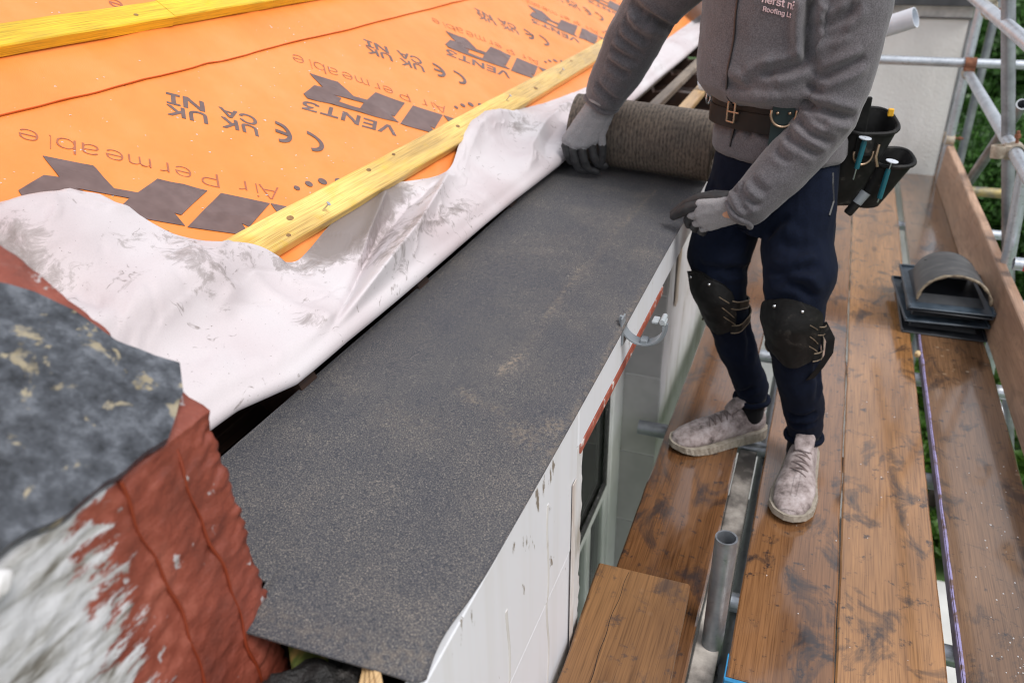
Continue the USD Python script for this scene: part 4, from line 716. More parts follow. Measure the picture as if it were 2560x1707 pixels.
for k, (y0, z0, y1, z1) in enumerate(((.462, .985, .478, .58), (.535, 1.0, .548, .58))):
    z = np.linspace(z0, z1, 40); yy = np.interp(z, [z1, z0], [y1, y0]) + .004 * np.sin(z * 25 + k) + .002 * np.sin(z * 80)
    px = -0.585 + 0.022 * np.clip((1.0 - z) / .45, 0, 1) + .001
    tri_ = trimesh.proximity.ProximityQuery(blk) if False else None
    face = blk.vertices[(blk.vertices[:, 0] > -.66)]
    from scipy.spatial import cKDTree
    _, ii = cKDTree(face[:, 1:]).query(np.stack([yy, z], -1)); px = gaussian_filter1d(face[ii, 0], 2) + .0012
    obj('wet_run', sweep(np.stack([px, yy, z], -1), .0019 + .0006 * np.sin(z * 40), 7), DRIP, pw, smooth=True)
for k in range(7):
    b = trimesh.creation.icosphere(3, 1.0); r = rng.uniform(.008, .016); b.vertices *= [r, r * rng.uniform(1, 1.8), r]; b.vertices += b.vertex_normals * (.006 * (meshkit.fbm(b.vertices * 90, 3, k) - .5))[:, None]
    y = .06 + .042 * k + rng.uniform(-.008, .008); b.apply_translation([-0.578 + rng.uniform(-.01, .004), y, ztp(-.58) + rng.uniform(-.008, .012)]); obj('lime_blob', b, LIME, pw, smooth=True)

# ------------------------------------------------------------------ scaffold boards
def board(name, label, x0, x1, y0, y1, z1, t, mat, group=None, yaw=0.0, notch=0.0, seed=0):
    b = thing(name, label, 'scaffold board', ((x0 + x1) / 2, (y0 + y1) / 2, z1 - t), group)
    ys = np.linspace(y0, y1, max(4, int((y1 - y0) / .04))); rings = []; r = np.random.default_rng(seed)
    e = .004
    for y in ys:
        n0 = .0035 * (meshkit.fbm(np.array([y * 9, seed, 0.3]), 3) - .5) * 2; n1 = .0035 * (meshkit.fbm(np.array([y * 9, seed, 7.3]), 3) - .5) * 2
        o = yaw * (y - y1)
        a, c = x0 + n0 + o, x1 + n1 + o; cup = .0016 * math.sin(y * 2.1 + seed)
        xs_ = [a + e, a, a, a + e, c - e, c, c, c - e]; zs_ = [z1 - t, z1 - t + e, z1 - e, z1, z1 + cup, z1 - e, z1 - t + e, z1 - t]
        rings.append(np.stack([xs_, np.full(8, y), zs_], -1))
    obj('plank', loft(rings), mat, b)
    return b
B1 = board('scaffold_board', 'brown scaffold board nearest the wall, under the leading shoe', -0.330, -0.106, -0.4, 5.35, 0.0, .038, BW[0], seed=1)
B2 = board('scaffold_board', 'wet scaffold board under the rear shoe, with a blue painted end', -0.025, 0.194, 1.298, 5.38, 0.0, .038, BW[1], seed=2)
obj('end_band', cat(cbox((-0.027, 1.288, -.036), (0.196, 1.2975, -.001), .001), cbox((-0.0285, 1.29, -.034), (-0.0255, 1.36, .0015), .0006)), BLUEPAINT, B2)
B3 = board('scaffold_board', 'wide orange-brown wet scaffold board in the middle of the platform', 0.1975, 0.421, -0.4, 5.40, 0.0, .038, BW[2], seed=3)
B4 = board('scaffold_board', 'dusty scaffold board with a purple painted edge beside the toe board', 0.452, 0.676, -0.4, 5.40, 0.0, .038, BW[3], seed=4)
yy = np.linspace(0.6, 3.3, 90); pe = np.array([(0.4505, y) for y in yy] + [(0.4535 + .006 * max(0, meshkit.fbm(np.array([y * 14, 2.2, 0]), 3) - .34), y) for y in yy[::-1]])
obj('painted_edge', cat(ext(Polygon(pe).buffer(0), .0004, .0014), cbox((0.4476, 0.6, -.007), (0.4492, 3.3, .0005), .0003)), PURPLE, B4)
obj('painted_side', cbox((0.4478, 0.6, -.036), (0.4492, 3.3, -.0072), .0003), PURPLED, B4)
RB = board('scaffold_board', 'short board raised over the inner board, tight against the white cladding', -0.333, -0.128, 0.45, 1.372, 0.160, .038, BW[4], yaw=-0.03, seed=5)
obj('paint_splash', (lambda b: (b.apply_translation([-.1165, 1.02, .142]), b)[1])(trimesh.Trimesh(trimesh.creation.icosphere(3).vertices * [.004, .012, .009], trimesh.creation.icosphere(3).faces)), LIME, RB, smooth=True)
cr_pts = [(-.262, 1.366, .1605), (-.266, 1.2, .1605), (-.262, 1.0, .1605), (-.270, .8, .1605), (-.268, .6, .1605)]
obj('crack', sweep(np.array([(np.interp(y, [p[1] for p in cr_pts[::-1]], [p[0] for p in cr_pts[::-1]]) + .0015 * math.sin(y * 60), y, .1598) for y in np.linspace(.5, 1.366, 60)]), .0011, 5), M('dark_crack', {'p': P_(base_color=(.02, .01, .006), roughness=.9)}), RB)
for y in (.62, 1.16): 
    pk = thing('timber_packer', ('nearer' if y < 1 else 'farther') + ' timber packer between the raised short board and the inner board', 'timber offcut', (-.23, y, 0))
    obj('block', cbox((-.30, y - .04, .002), (-.17, y + .04, .121), .003), OLDWOOD, pk)
tb = thing('toe_board', 'pale brown toe board on edge along the outside of the platform', 'toe board', (0.69, 3, 0))
rings = []
for y in np.linspace(-0.4, 5.36, 90):
    x = 0.742 - 0.0175 * y + .0012 * math.sin(y * 7); lean = .012
    pr = [(0, .004), (.004, .001), (.034, .001), (.038, .004), (.038 + lean, .221), (.034 + lean, .225), (.004 + lean, .225), (lean, .221)]
    x0 = x - 0.004
    rings.append(np.array([(x0 + a, y, b + .001) for a, b in pr]))
obj('plank', loft(rings), BW[5], tb)

lath = thing('ladder_beam', 'dirty white flat strip in the gap beside the open standard tube', 'timber strip', (-.08, 1.8, -.075))
obj('strip', cbox((-0.1045, 0.9, -0.066), (-0.050, 2.235, -0.052), .002), DIRTYWHITE, lath)
chip = trimesh.creation.icosphere(2); chip.vertices *= [.011, .017, .012]; chip.vertices += .005 * (meshkit.noise(chip.vertices * 150)[:, None] - .5); chip.apply_translation([.438, 2.985, -.004])
obj('wood_chip', chip, CHIP, label='pale wood chip caught in the gap below the vent stack', cat='wood chip')
gr_ = []
for k in range(170):
    x = np.clip(rng.normal(.60, .045), .46, .675); y = abs(rng.normal(0, .22)) + 1.30 if rng.random() < .8 else rng.uniform(1.3, 2.4); s = rng.uniform(.0006, .0022)
    g = trimesh.creation.icosphere(1, s); g.vertices *= [1, 1.2, .6]; g.apply_translation([x, y, .001]); gr_.append(g)
for k in range(26):
    x, y = rng.uniform(.0, .42), rng.uniform(1.35, 2.6); g = trimesh.creation.icosphere(1, rng.uniform(.0008, .002)); g.vertices *= [1, 1.2, .5]; g.apply_translation([x, y, .001]); gr_.append(g)
obj('grit', cat(*gr_), LIME, label='pale mortar grit scattered on the boards', cat='grit', kind='stuff')

# ------------------------------------------------------------------ scaffold tubes and couplers
def tube(name, label, p, q, mat=GALV, r=.0241, group=None, extra=None):
    o = thing(name, label, 'scaffold tube', p if p[2] < q[2] else q, group)
    obj('tube', pipe(p, q, r), mat, o, smooth=35)
    return o
def coupler(label, c, d1, d2, gap=.05, mat=RUST, mat2=CLAMP, bolt=True):
    o = thing('scaffold_coupler', label, 'coupler', c)
    c = np.array(c, float); d1 = np.array(d1, float) / np.linalg.norm(d1); d2 = np.array(d2, float) / np.linalg.norm(d2)
    nrm = np.cross(d1, d2); nrm /= np.linalg.norm(nrm)
    def band(cc, d, w, m):
        x, y, _ = frame(d); t_ = trimesh.creation.revolve(np.array([[.0248, -w / 2], [.031, -w / 2], [.031, w / 2], [.0248, w / 2], [.0248, -w / 2]]), sections=28)
        T = np.eye(4); T[:3, 0], T[:3, 1], T[:3, 2], T[:3, 3] = x, y, d, cc; t_.apply_transform(T); obj('band', t_, m, o, smooth=35)
    band(c + nrm * gap / 2, d1, .055, mat); band(c - nrm * gap / 2, d2, .045, mat2)
    b = cbox((-.026, -.026, -.012), (.026, .026, .012), .003); T = np.eye(4); T[:3, 0], T[:3, 1], T[:3, 2], T[:3, 3] = d1, np.cross(nrm, d1), nrm, c; b.apply_transform(T); obj('saddle', b, mat, o)
    s = np.cross(nrm, d1)
    obj('bolt', cat(rod(c + nrm * gap / 2 + s * .028, c + nrm * gap / 2 + s * .075, .006, 8), sweep([c + nrm * gap / 2 + s * .05, c + nrm * gap / 2 + s * .062], .0115, 6)), RUST, o)
    return o
tube('scaffold_tube', 'open topped scaffold tube standing in the gap in the foreground', (-0.068, 1.425, -2.7), (-0.068, 1.425, 0.268), GALVD)
coupler('blackened coupler clamped low on the open topped tube', (-0.068, 1.400, -0.13), (1, 0, 0), (0, 0, 1), mat=BLACKSTEEL, mat2=BLACKSTEEL)
tube('scaffold_tube', 'tube running lengthwise in the gap under the boards', (-0.024, 0.4, -0.112), (-0.024, 5.6, -0.112), GALVD)
for k, (y, x0) in enumerate(((2.27, -.435), (2.9, -.30), (1.585, -.045), (3.7, -.32), (4.6, -.32))):
    tube('scaffold_tube', ['mossy cross tube under the boards, its stub poking past the wall edge', 'cross tube under the boards below the vent stack', 'cross tube under the boards, nearest the open topped tube', 'cross tube under the boards behind the vent stack', 'cross tube under the boards at the far end'][k], (x0, y, -0.0635), (0.95, y, -0.0635), GALVD if k == 0 else GALV)
tube('scaffold_tube', 'horizontal end guard rail across the cream wall', (-0.25, 5.10, 0.697), (1.7, 5.10, 0.697))
tube('scaffold_tube', 'bright upright at the corner of the cream wall', (0.667, 5.25, -2.7), (0.667, 5.25, 2.3))
tube('scaffold_tube', 'second grey upright just outside the corner', (0.808, 5.70, -2.7), (0.808, 5.70, 2.3), GALVD)
tube('scaffold_tube', 'top lengthwise guard rail passing the top right corner', (0.500, 4.95, 1.097), (0.648, 1.5, 0.998))
tube('scaffold_tube', 'middle lengthwise guard rail with blue streaks', (0.667, 5.05, 0.640), (0.655, 1.2, 0.640))
tube('scaffold_tube', 'grey upright leaning outwards between the guard rails', (0.507, 3.62, 1.30), (1.05, 3.72, -0.95), GALVD)
tube('scaffold_tube', 'diagonal brace outside the toe board', (0.757, 4.05, 0.70), (0.748, 5.9, -0.62), GALVD)
tube('scaffold_tube', 'dirty yellowish tube low behind the toe board', (0.69, 4.5, 0.183), (0.92, 4.5, 0.183), GALVY)
tube('scaffold_tube', 'raking tube at the right edge beside the toe board', (0.70, 3.42, 0.61), (0.86, 3.42, -1.3))
mr = tube('scaffold_tube', 'short cross tube with a red band at the right edge', (0.722, 3.28, 0.275), (1.4, 3.28, 0.275))
obj('red_band', pipe((0.752, 3.28, 0.275), (0.775, 3.28, 0.275), .0246, .0008), M('red_tape', {'p': P_(base_color=(.6, .04, .04), roughness=.5)}), mr)
coupler('rusty coupler joining the end rail and the lengthwise rail', (0.660, 5.085, 0.672), (1, 0, 0), (0, 1, 0))
coupler('rusty band coupler halfway along the middle guard rail', (0.640, 3.46, 0.640), (0.02, 1, 0), (-.1, .1, 1), mat=CLAMP, mat2=CLAMP)
coupler('pale coupler on the top guard rail near the corner', (0.56, 4.15, 1.075), (-.05, 1, .03), (1, 0, .2), mat=CLAMP, mat2=CLAMP)
coupler('small coupler holding the toe board end to the upright', (0.667, 5.27, 0.255), (0, 0, 1), (1, 0, 0), mat=CLAMP, mat2=CLAMP)
dp = thing('plastic_pipe', 'pale grey plastic pipe sloping up behind the shoulder of the worker', 'pipe', (-.45, 3.9, .75))
obj('pipe', pipe((-0.55, 3.83, 0.752), (0.245, 3.55, 1.085), 0.037, 0.003), PALEPLASTIC, dp, smooth=35)

# ------------------------------------------------------------------ stacked roof vents
def vent(label, z, yaw, ox, oy, hood=False, m1=BLACKPLASTIC):
    o = thing('roof_vent', label, 'roof vent', (0.53 + ox, 3.35 + oy, z), None if hood else 'vent trays stacked below the hooded one')
    c, s = math.cos(yaw), math.sin(yaw)
    def put(n, m, mat, **k):
        V = np.array(m.vertices); m = trimesh.Trimesh(np.stack([V[:, 0] * c - V[:, 1] * s + .53 + ox, V[:, 0] * s + V[:, 1] * c + 3.35 + oy, V[:, 2] + z], -1), m.faces, process=False); obj(n, m, mat, o, **k)
    put('flange', cbox((-.148, -.205, 0), (.148, .215, .006), .002), m1)
    put('rim', cat(cbox((-.148, -.205, .006), (-.140, .215, .015), .002), cbox((.140, -.205, .006), (.148, .215, .015), .002), cbox((-.14, .207, .006), (.14, .215, .015), .002)), m1)
    pts = [[x * a, y, zz] for a, zz in ((.118, .006), (.10, .036)) for x in (-1, 1) for y in ((-.15, .16) if zz < .01 else (-.13, .13))]
    put('tray', trimesh.convex.convex_hull(np.array(pts)), BLACKPLASTIC)
    if hood:
        a = np.linspace(0, math.pi, 30); R, H = .127, .098
        rings = []
        A_, Yv = np.meshgrid(a, np.linspace(-.195, .075, 10), indexing='ij'); k_ = 1 - .10 * ((Yv + .195) / .27)
        Pm = np.stack([R * k_ * np.cos(A_), Yv + .03 * np.sin(A_), .037 + H * k_ * np.sin(A_)], -1); Nm = np.stack([np.cos(A_), 0 * A_, np.sin(A_)], -1)
        put('hood', shell(Pm, Nm, .006), HOOD, smooth=40)
        pth = np.stack([(R - .003) * np.cos(a), -.197 + .03 * np.sin(a), .037 + (H - .003) * np.sin(a)], -1); pth = np.clip(pth, -9, 9)
        put('mortar_crust', creases(sweep(pth, .0042 + .0022 * np.abs(np.sin(a * 7)), 8), [], 3, .004, 90), CUTEDGE, smooth=True)
        put('louvre', cbox((-.085, .05, .037), (.085, .056, .105), .002), BLACKPLASTIC)
    return o
vent('bottom black vent tray of the stack beside the toe board', .001, .02, 0, 0)
vent('second vent tray from the bottom, dusty blue edge turned left', .050, .09, -.012, .005, m1=BLUEBLACK)
vent('third vent tray, directly below the hooded vent', .094, .01, .004, 0)
vent('hooded grey roof vent with mortar crusted arch on top of the stack', .100 + .006, .05, .0, .0, True, m1=BLUEBLACK)

# ------------------------------------------------------------------ end wall and garden
ew = thing('end_wall', 'cream rendered wall closing the far end of the platform', 'wall', (0, 5.6, -2.7))
obj('render', cbox((-0.70, 5.43, -2.7), (0.655, 5.7, 0.885), .006), WALLC, ew)
obj('band', cbox((-0.70, 5.424, 0.885), (0.662, 5.7, 0.948), .004), WALLB, ew)
obj('drip_edge', cbox((-0.70, 5.416, 0.876), (0.662, 5.44, 0.885), .002), JOINT, ew)
obj('corner_bead', cbox((0.655, 5.425, -2.7), (0.664, 5.7, 0.876), .002), GALVD, ew)
obj('roof_edge', cbox((-0.9, 5.36, 0.949), (0.70, 6.2, 1.02), .006), DARKSLATE, ew)
def leaves(n, c, r, size, seed, shellbias=.6):
    g = np.random.default_rng(seed)
    d = g.normal(size=(n, 3)); d /= np.linalg.norm(d, axis=1, keepdims=True)
    rad = g.uniform(0, 1, n) ** (1 / 3 * shellbias)
    P = d * rad[:, None]
    k = meshkit.fbm(P * 2.6 + seed, 3, seed); keep = k > .43
    P = P[keep] * (0.86 + .3 * meshkit.noise(P[keep] * 2 + 5, seed))[:, None]; n = len(P)
    P = P * np.array(r) + np.array(c)
    a = g.normal(size=(n, 3)); a /= np.linalg.norm(a, axis=1, keepdims=True); b = np.cross(a, g.normal(size=(n, 3))); b /= np.linalg.norm(b, axis=1, keepdims=True)
    s = size * g.uniform(.6, 1.3, n)[:, None]
    V = np.stack([P - a * s, P + b * s * .5, P + a * s, P - b * s * .5], 1).reshape(-1, 3)
    i = np.arange(n) * 4
    return trimesh.Trimesh(V, np.concatenate([np.stack([i, i + 1, i + 2], -1), np.stack([i, i + 2, i + 3], -1)]), process=False)
def tree(label, x, y, h, r, seed, n=9000, size=.07, kind='tree'):
    t_ = thing('tree' if kind == 'tree' else 'shrub', label, kind, (x, y, -2.7))
    g = np.random.default_rng(seed); top = np.array([x, y, -2.7 + h * .55])
    tr = [sweep([(x, y, -2.7), (x + .03, y, -2.7 + h * .3), top], [.09, .07, .04], 8)]
    for k in range(5):
        e = top + np.array([g.uniform(-.6, .6) * r, g.uniform(-.6, .6) * r, g.uniform(0, .3) * h]); tr.append(sweep([top - [0, 0, .2 * h * g.random()], (top + e) / 2 + g.normal(size=3) * .06, e], [.035, .025, .012], 6))
    obj('trunk', cat(*tr), BARK, t_, smooth=True)
    cl = [leaves(n // 5, (x + g.uniform(-.45, .45) * r, y + g.uniform(-.45, .45) * r, -2.7 + h * g.uniform(.45, .8)), (r * .62, r * .62, h * .27), size, seed * 10 + k) for k in range(6)]
    obj('crown', cat(*cl), LEAF if kind == 'tree' else LEAFB, t_)
tree('broad leafy tree behind the lower guard rails', 2.3, 8.6, 3.0, 1.3, 31, 60000, .036)
tree('leafy tree left of the leaning upright, lighter at its top', 1.55, 7.6, 2.6, .85, 32, 40000, .034)
tree('dark tree at the right edge behind the raking tube', 3.6, 9.2, 3.4, 1.5, 33, 50000, .04)
tree('tall tree farther back near the top right corner', 4.6, 16.5, 4.3, 2.0, 34, 30000, .075)
tree('far rounded tree behind the corner uprights', 2.5, 15.5, 3.3, 1.7, 35, 28000, .07)
tree('far tree at the right of the garden', 7.2, 22, 4.6, 2.6, 36, 20000, .11)
for k, (x, y, h_, r) in enumerate(((1.25, 5.9, .75, .45), (1.3, 6.9, .9, .5), (1.30, 5.25, .3, .3), (1.9, 5.4, .8, .5), (2.2, 6.5, 1.0, .6))):
    tree(['low bright shrub seen through the gap between boards', 'round shrub farther along the gap', 'small shrub nearest the paving', 'shrub below the toe board', 'bushy shrub beneath the broad tree'][k], x, y, h_, r, 50 + k, 5000, .035, 'shrub')
sh = thing('garden_shed', 'low dark shed roof behind the toe board', 'shed', (2.6, 10.9, -2.7))
obj('wall', cbox((1.6, 10.6, -2.7), (3.8, 12.4, -1.45), .01), FENCE, sh); obj('roof', cbox((1.5, 10.5, -1.45), (3.9, 12.5, -1.30), .01), DARKSLATE, sh)
nh = thing('far_house', 'pale distant house beyond the trees', 'house', (8, 40, -2.7))
obj('wall', cbox((3.5, 40, -2.7), (13, 46, 0.2), .02), BRICKFAR, nh)
gp = trimesh.convex.convex_hull(np.array([(3.2, 39.7, .2), (13.3, 39.7, .2), (3.2, 46.3, .2), (13.3, 46.3, .2), (3.2, 43, 2.6), (13.3, 43, 2.6)])); obj('roof', gp, FARROOF, nh)
for k in range(5):
    f_ = obj('window', cbox((4.3 + 1.8 * k, 39.96, -1.9), (5.2 + 1.8 * k, 40.02, -.8), .01), FRAMEW, nh); sub('glazing', cbox((4.38 + 1.8 * k, 39.94, -1.82), (5.12 + 1.8 * k, 39.962, -.88), .005), DARKSLATE, f_)
obj('far_hedge', leaves(16000, (6, 34, -1.6), (14, 1.2, 1.6), .2, 77), LEAF, label='far hedge closing the gardens', cat='hedge', kind='stuff')
HX, HY = np.meshgrid(np.linspace(-80, 140, 40), np.linspace(60, 160, 12), indexing='ij')
HZ = -2.7 + np.linspace(0, 1, 12)[None] * 9 + 2.5 * meshkit.noise(np.stack([HX * .07, HY * .06, 0 * HX], -1))
obj('hillside', grid(np.stack([HX, HY, HZ], -1)), mottle('hill_wood', [(0.3, (.03, .06, .02)), (.7, (.07, .11, .04))], scale=.4), kind='structure', smooth=True)
# lines along which the cloth creases
CREASE_FLEECE = [([(-0.068, 2.073, 1.206), (-0.05, 2.077, 1.211), (-0.032, 2.077, 1.222), (-0.005, 2.068, 1.239), (0.012, 2.066, 1.255), (0.018, 2.067, 1.273)], 0.01, 0.01), ([(-0.056, 2.074, 1.187), (-0.036, 2.076, 1.196), (-0.014, 2.066, 1.207), (0.01, 2.064, 1.222)], 0.007, 0.009), ([(-0.073, 2.072, 1.231), (-0.061, 2.074, 1.225), (-0.051, 2.077, 1.228), (-0.046, 2.079, 1.239), (-0.044, 2.081, 1.256)], 0.008, 0.009), ([(-0.044, 2.072, 1.111), (-0.016, 2.058, 1.119), (0.013, 2.054, 1.134), (0.04, 2.06, 1.148), (0.058, 2.07, 1.159)], 0.01, 0.01), ([(-0.165, 2.068, 1.111), (-0.137, 2.063, 1.122), (-0.1, 2.063, 1.13), (-0.079, 2.067, 1.139), (-0.065, 2.071, 1.146)], 0.011, 0.011), ([(-0.073, 2.075, 1.275), (-0.074, 2.073, 1.268), (-0.075, 2.073, 1.247), (-0.072, 2.072, 1.214), (-0.068, 2.072, 1.193), (-0.063, 2.073, 1.162), (-0.06, 2.071, 1.14)], 0.02, 0.011), ([(-0.061, 2.067, 1.096), (-0.041, 2.069, 1.086), (-0.018, 2.056, 1.085)], 0.007, 0.009), ([(-0.064, 2.07, 1.055), (-0.044, 2.065, 1.048), (-0.003, 2.048, 1.041), (0.029, 2.054, 1.033), (0.06, 2.082, 1.023)], 0.013, 0.01), ([(-0.066, 2.071, 1.022), (-0.053, 2.049, 1.008), (-0.031, 2.036, 0.992), (-0.001, 2.04, 0.979), (0.021, 2.057, 0.968)], 0.008, 0.009), ([(-0.087, 2.065, 0.988), (-0.076, 2.044, 0.977), (-0.054, 2.03, 0.967), (-0.028, 2.03, 0.954), (-0.005, 2.043, 0.942)], 0.007, 0.009), ([(-0.047, 2.059, 1.029), (-0.023, 2.044, 1.019), (0.002, 2.043, 1.013)], 0.008, 0.009), ([(-0.106, 2.044, 0.948), (-0.09, 2.028, 0.936), (-0.067, 2.022, 0.924)], 0.005, 0.008), ([(-0.254, 2.117, 1.082), (-0.205, 2.082, 1.075), (-0.161, 2.063, 1.083), (-0.121, 2.058, 1.095)], 0.009, 0.012), ([(-0.2, 2.082, 1.094), (-0.164, 2.068, 1.109), (-0.132, 2.061, 1.117)], 0.008, 0.012), ([(-0.16, 2.129, 0.981), (-0.142, 2.115, 0.968), (-0.12, 2.105, 0.961)], 0.007, 0.009), ([(-0.185, 2.139, 0.975), (-0.174, 2.124, 0.954)], 0.005, 0.008), ([(-0.199, 2.146, 0.971), (-0.218, 2.153, 0.954), (-0.221, 2.152, 0.934)], 0.004, 0.006), ([(-0.174, 2.033, 0.863), (-0.173, 2.019, 0.851), (-0.16, 2.003, 0.836), (-0.141, 1.998, 0.823), (-0.121, 2.001, 0.822)], 0.008, 0.008), ([(-0.192, 2.049, 0.847), (-0.183, 2.016, 0.838), (-0.163, 1.997, 0.815), (-0.144, 1.997, 0.801)], 0.008, 0.007), ([(-0.155, 2.027, 0.878), (-0.132, 2.006, 0.861), (-0.108, 2.005, 0.848)], 0.004, 0.009), ([(-0.547, 2.342, 1.24), (-0.515, 2.324, 1.219), (-0.477, 2.328, 1.197), (-0.452, 2.355, 1.178), (-0.442, 2.396, 1.164)], 0.012, 0.011), ([(-0.521, 2.326, 1.197), (-0.498, 2.327, 1.185), (-0.481, 2.33, 1.189)], 0.006, 0.009), ([(-0.566, 2.337, 1.182), (-0.545, 2.328, 1.171), (-0.519, 2.327, 1.157), (-0.488, 2.346, 1.134)], 0.008, 0.01), ([(-0.581, 2.34, 1.156), (-0.56, 2.329, 1.141), (-0.53, 2.334, 1.12), (-0.503, 2.351, 1.103)], 0.008, 0.01), ([(-0.597, 2.342, 1.12), (-0.575, 2.334, 1.109), (-0.541, 2.336, 1.093), (-0.514, 2.352, 1.081)], 0.008, 0.01), ([(-0.606, 2.346, 1.085), (-0.584, 2.337, 1.072), (-0.556, 2.341, 1.054), (-0.54, 2.352, 1.047)], 0.007, 0.01), ([(-0.639, 2.353, 1.022), (-0.623, 2.349, 1.005), (-0.599, 2.353, 0.985), (-0.58, 2.377, 0.965)], 0.007, 0.009), ([(-0.558, 2.338, 1.203), (-0.536, 2.327, 1.177)], 0.004, 0.008)]
CREASE_TROUSER = [([(-0.073, 2.032, 0.606), (-0.037, 2.015, 0.625), (0.001, 2.009, 0.62), (0.039, 2.021, 0.586)], 0.01, 0.012), ([(-0.082, 2.052, 0.631), (-0.047, 2.025, 0.64), (-0.004, 2.021, 0.656), (0.033, 2.045, 0.666)], 0.009, 0.012), ([(-0.272, 2.138, 0.589), (-0.228, 2.121, 0.59), (-0.18, 2.136, 0.586), (-0.145, 2.196, 0.576)], 0.009, 0.012), ([(-0.265, 2.134, 0.569), (-0.197, 2.123, 0.562)], 0.009, 0.012), ([(-0.109, 2.116, 0.697), (-0.091, 2.1, 0.735), (-0.052, 2.089, 0.772)], 0.008, 0.014), ([(-0.156, 2.139, 0.696), (-0.189, 2.162, 0.691)], 0.008, 0.014), ([(-0.085, 2.196, 0.201), (-0.122, 2.207, 0.166)], 0.006, 0.009), ([(0.094, 2.081, 0.223), (0.057, 2.069, 0.202), (0.019, 2.083, 0.201)], 0.006, 0.009), ([(0.099, 2.092, 0.187), (0.06, 2.074, 0.177), (0.026, 2.095, 0.164)], 0.005, 0.008), ([(-0.164, 2.163, 0.662), (-0.199, 2.135, 0.651), (-0.248, 2.135, 0.653)], 0.005, 0.014), ([(-0.066, 2.074, 0.698), (-0.02, 2.057, 0.698), (0.022, 2.077, 0.707)], 0.005, 0.014), ([(-0.13, 2.177, 0.426), (-0.114, 2.186, 0.35), (-0.109, 2.18, 0.278)], 0.003, 0.01), ([(0.064, 2.049, 0.404), (0.083, 2.072, 0.324), (0.088, 2.074, 0.261)], 0.003, 0.01)]
ZIP_POCKET = [(0.031, 2.164, 0.868), (0.035, 2.152, 0.844), (0.044, 2.143, 0.802), (0.039, 2.12, 0.772)]
# ================================================================== the roofer
Fv = np.array([-.55, -.835, 0]); Fv /= np.linalg.norm(Fv); Lv = np.array([-Fv[1], Fv[0], 0.0])     # faces Fv, his left is Lv
Zv = np.array([0, 0, 1.0])
man = thing('person', 'worker in grey fleece, navy joggers and knee pads holding the roll of felt', 'person', (-0.06, 2.15, 0.0))
def ring_t(c, a, b, e=2.3, n=44): return ellring(c, Lv, Fv, a, b, n, e)
# fleece
tor = [((-.112, 2.252, .885), .166, .134), ((-.113, 2.25, .90), .176, .142), ((-.116, 2.25, .94), .174, .142), ((-.122, 2.25, .985), .157, .124), ((-.126, 2.25, 1.015), .158, .124), ((-.133, 2.246, 1.040), .184, .158), ((-.138, 2.242, 1.065), .196, .172), ((-.146, 2.244, 1.11), .202, .166),
    ((-.15, 2.246, 1.18), .203, .150), ((-.152, 2.246, 1.27), .205, .142), ((-.155, 2.244, 1.35), .200, .128), ((-.16, 2.238, 1.42), .150, .100), ((-.168, 2.23, 1.47), .085, .080), ((-.172, 2.226, 1.50), .072, .072)]
torso = mani(loft([ring_t(*q) for q in tor]))
RA = [(-.325, 2.325, 1.375, .088), (-.41, 2.37, 1.31, .084), (-.492, 2.40, 1.236, .080), (-.545, 2.408, 1.14, .080), (-.588, 2.412, 1.05, .074), (-.615, 2.415, 1.005, .067), (-.624, 2.417, .985, .063)]
LA = [(.008, 2.165, 1.375, .090), (.016, 2.15, 1.25, .085), (.010, 2.13, 1.12, .077), (-.004, 2.115, 1.02, .070), (-.045, 2.095, .948, .067), (-.095, 2.072, .878, .063), (-.140, 2.055, .822, .057), (-.155, 2.05, .803, .055)]
fleece = blob([torso] + chain(RA) + chain(LA), .0075, 14)
fleece = creases(fleece, [(a, b * 1.55, c * 1.12) for a, b, c in CREASE_FLEECE], 5, .0055, 13)
cuffs = []
for A, B in ((RA[-2], RA[-1]), (LA[-2], LA[-1])):
    a, b = np.array(A[:3]), np.array(B[:3]); d = (b - a) / np.linalg.norm(b - a); x, y, _ = frame(d); an = np.linspace(0, 2 * np.pi, 32, endpoint=False); c = b + d * (B[3] * .62)
    cuffs.append(sweep([c + (B[3] * .80) * (np.cos(t) * x + np.sin(t) * y) + d * .004 * np.sin(3 * t) for t in an], .0075, 8, closed=True, caps=False))
jk = obj('fleece', cat(fleece, *cuffs), FLEECE, man, smooth=True)
from scipy.spatial import cKDTree
FV = np.array(fleece.vertices); FNm = np.array(fleece.vertex_normals); front = (FNm @ Fv > .15) & (np.abs(FV @ Lv - np.array([-.14, 2.25, 0]) @ Lv) < .19)
_ft = cKDTree(np.stack([FV[front] @ Lv, FV[front][:, 2]], 1)); _fd = FV[front] @ Fv
C0 = np.array([-.145, 2.248, 0])
def on_chest(l, z, off=.0015):
    l = np.asarray(l) + C0 @ Lv; d, i = _ft.query(np.stack([l, np.asarray(z)], -1), k=4); dep = _fd[i].mean(-1) + off
    return l[..., None] * Lv + dep[..., None] * Fv + np.asarray(z)[..., None] * Zv
zz = np.linspace(.91, 1.46, 60); zl = -.018 + .010 * np.sin((zz - .9) * 9)
zp = on_chest(zl, zz, .0012); zp = gaussian_filter1d(zp, 1.5, axis=0)
obj('zip', sweep(zp, .0050, 6, squash=.6), ZIP, jk)
def chest_text(txt, h, l0, z0, w, slope):
    m = meshkit.text_mesh(txt, h, .0008, True); V = m.vertices; V[:, 0] = (V[:, 0] - V[:, 0].min()) * w / np.ptp(V[:, 0])
    v_, f_ = trimesh.remesh.subdivide_to_size(V, m.faces, .02); P = on_chest(l0 + v_[:, 0], z0 + v_[:, 1] + slope * v_[:, 0], .0015) + v_[:, 2:3] * Fv
    return trimesh.Trimesh(P, f_, process=False)
pk = on_chest(np.array([.086, .110, .134, .124]), np.array([1.276, 1.294, 1.262, 1.271]), .002)
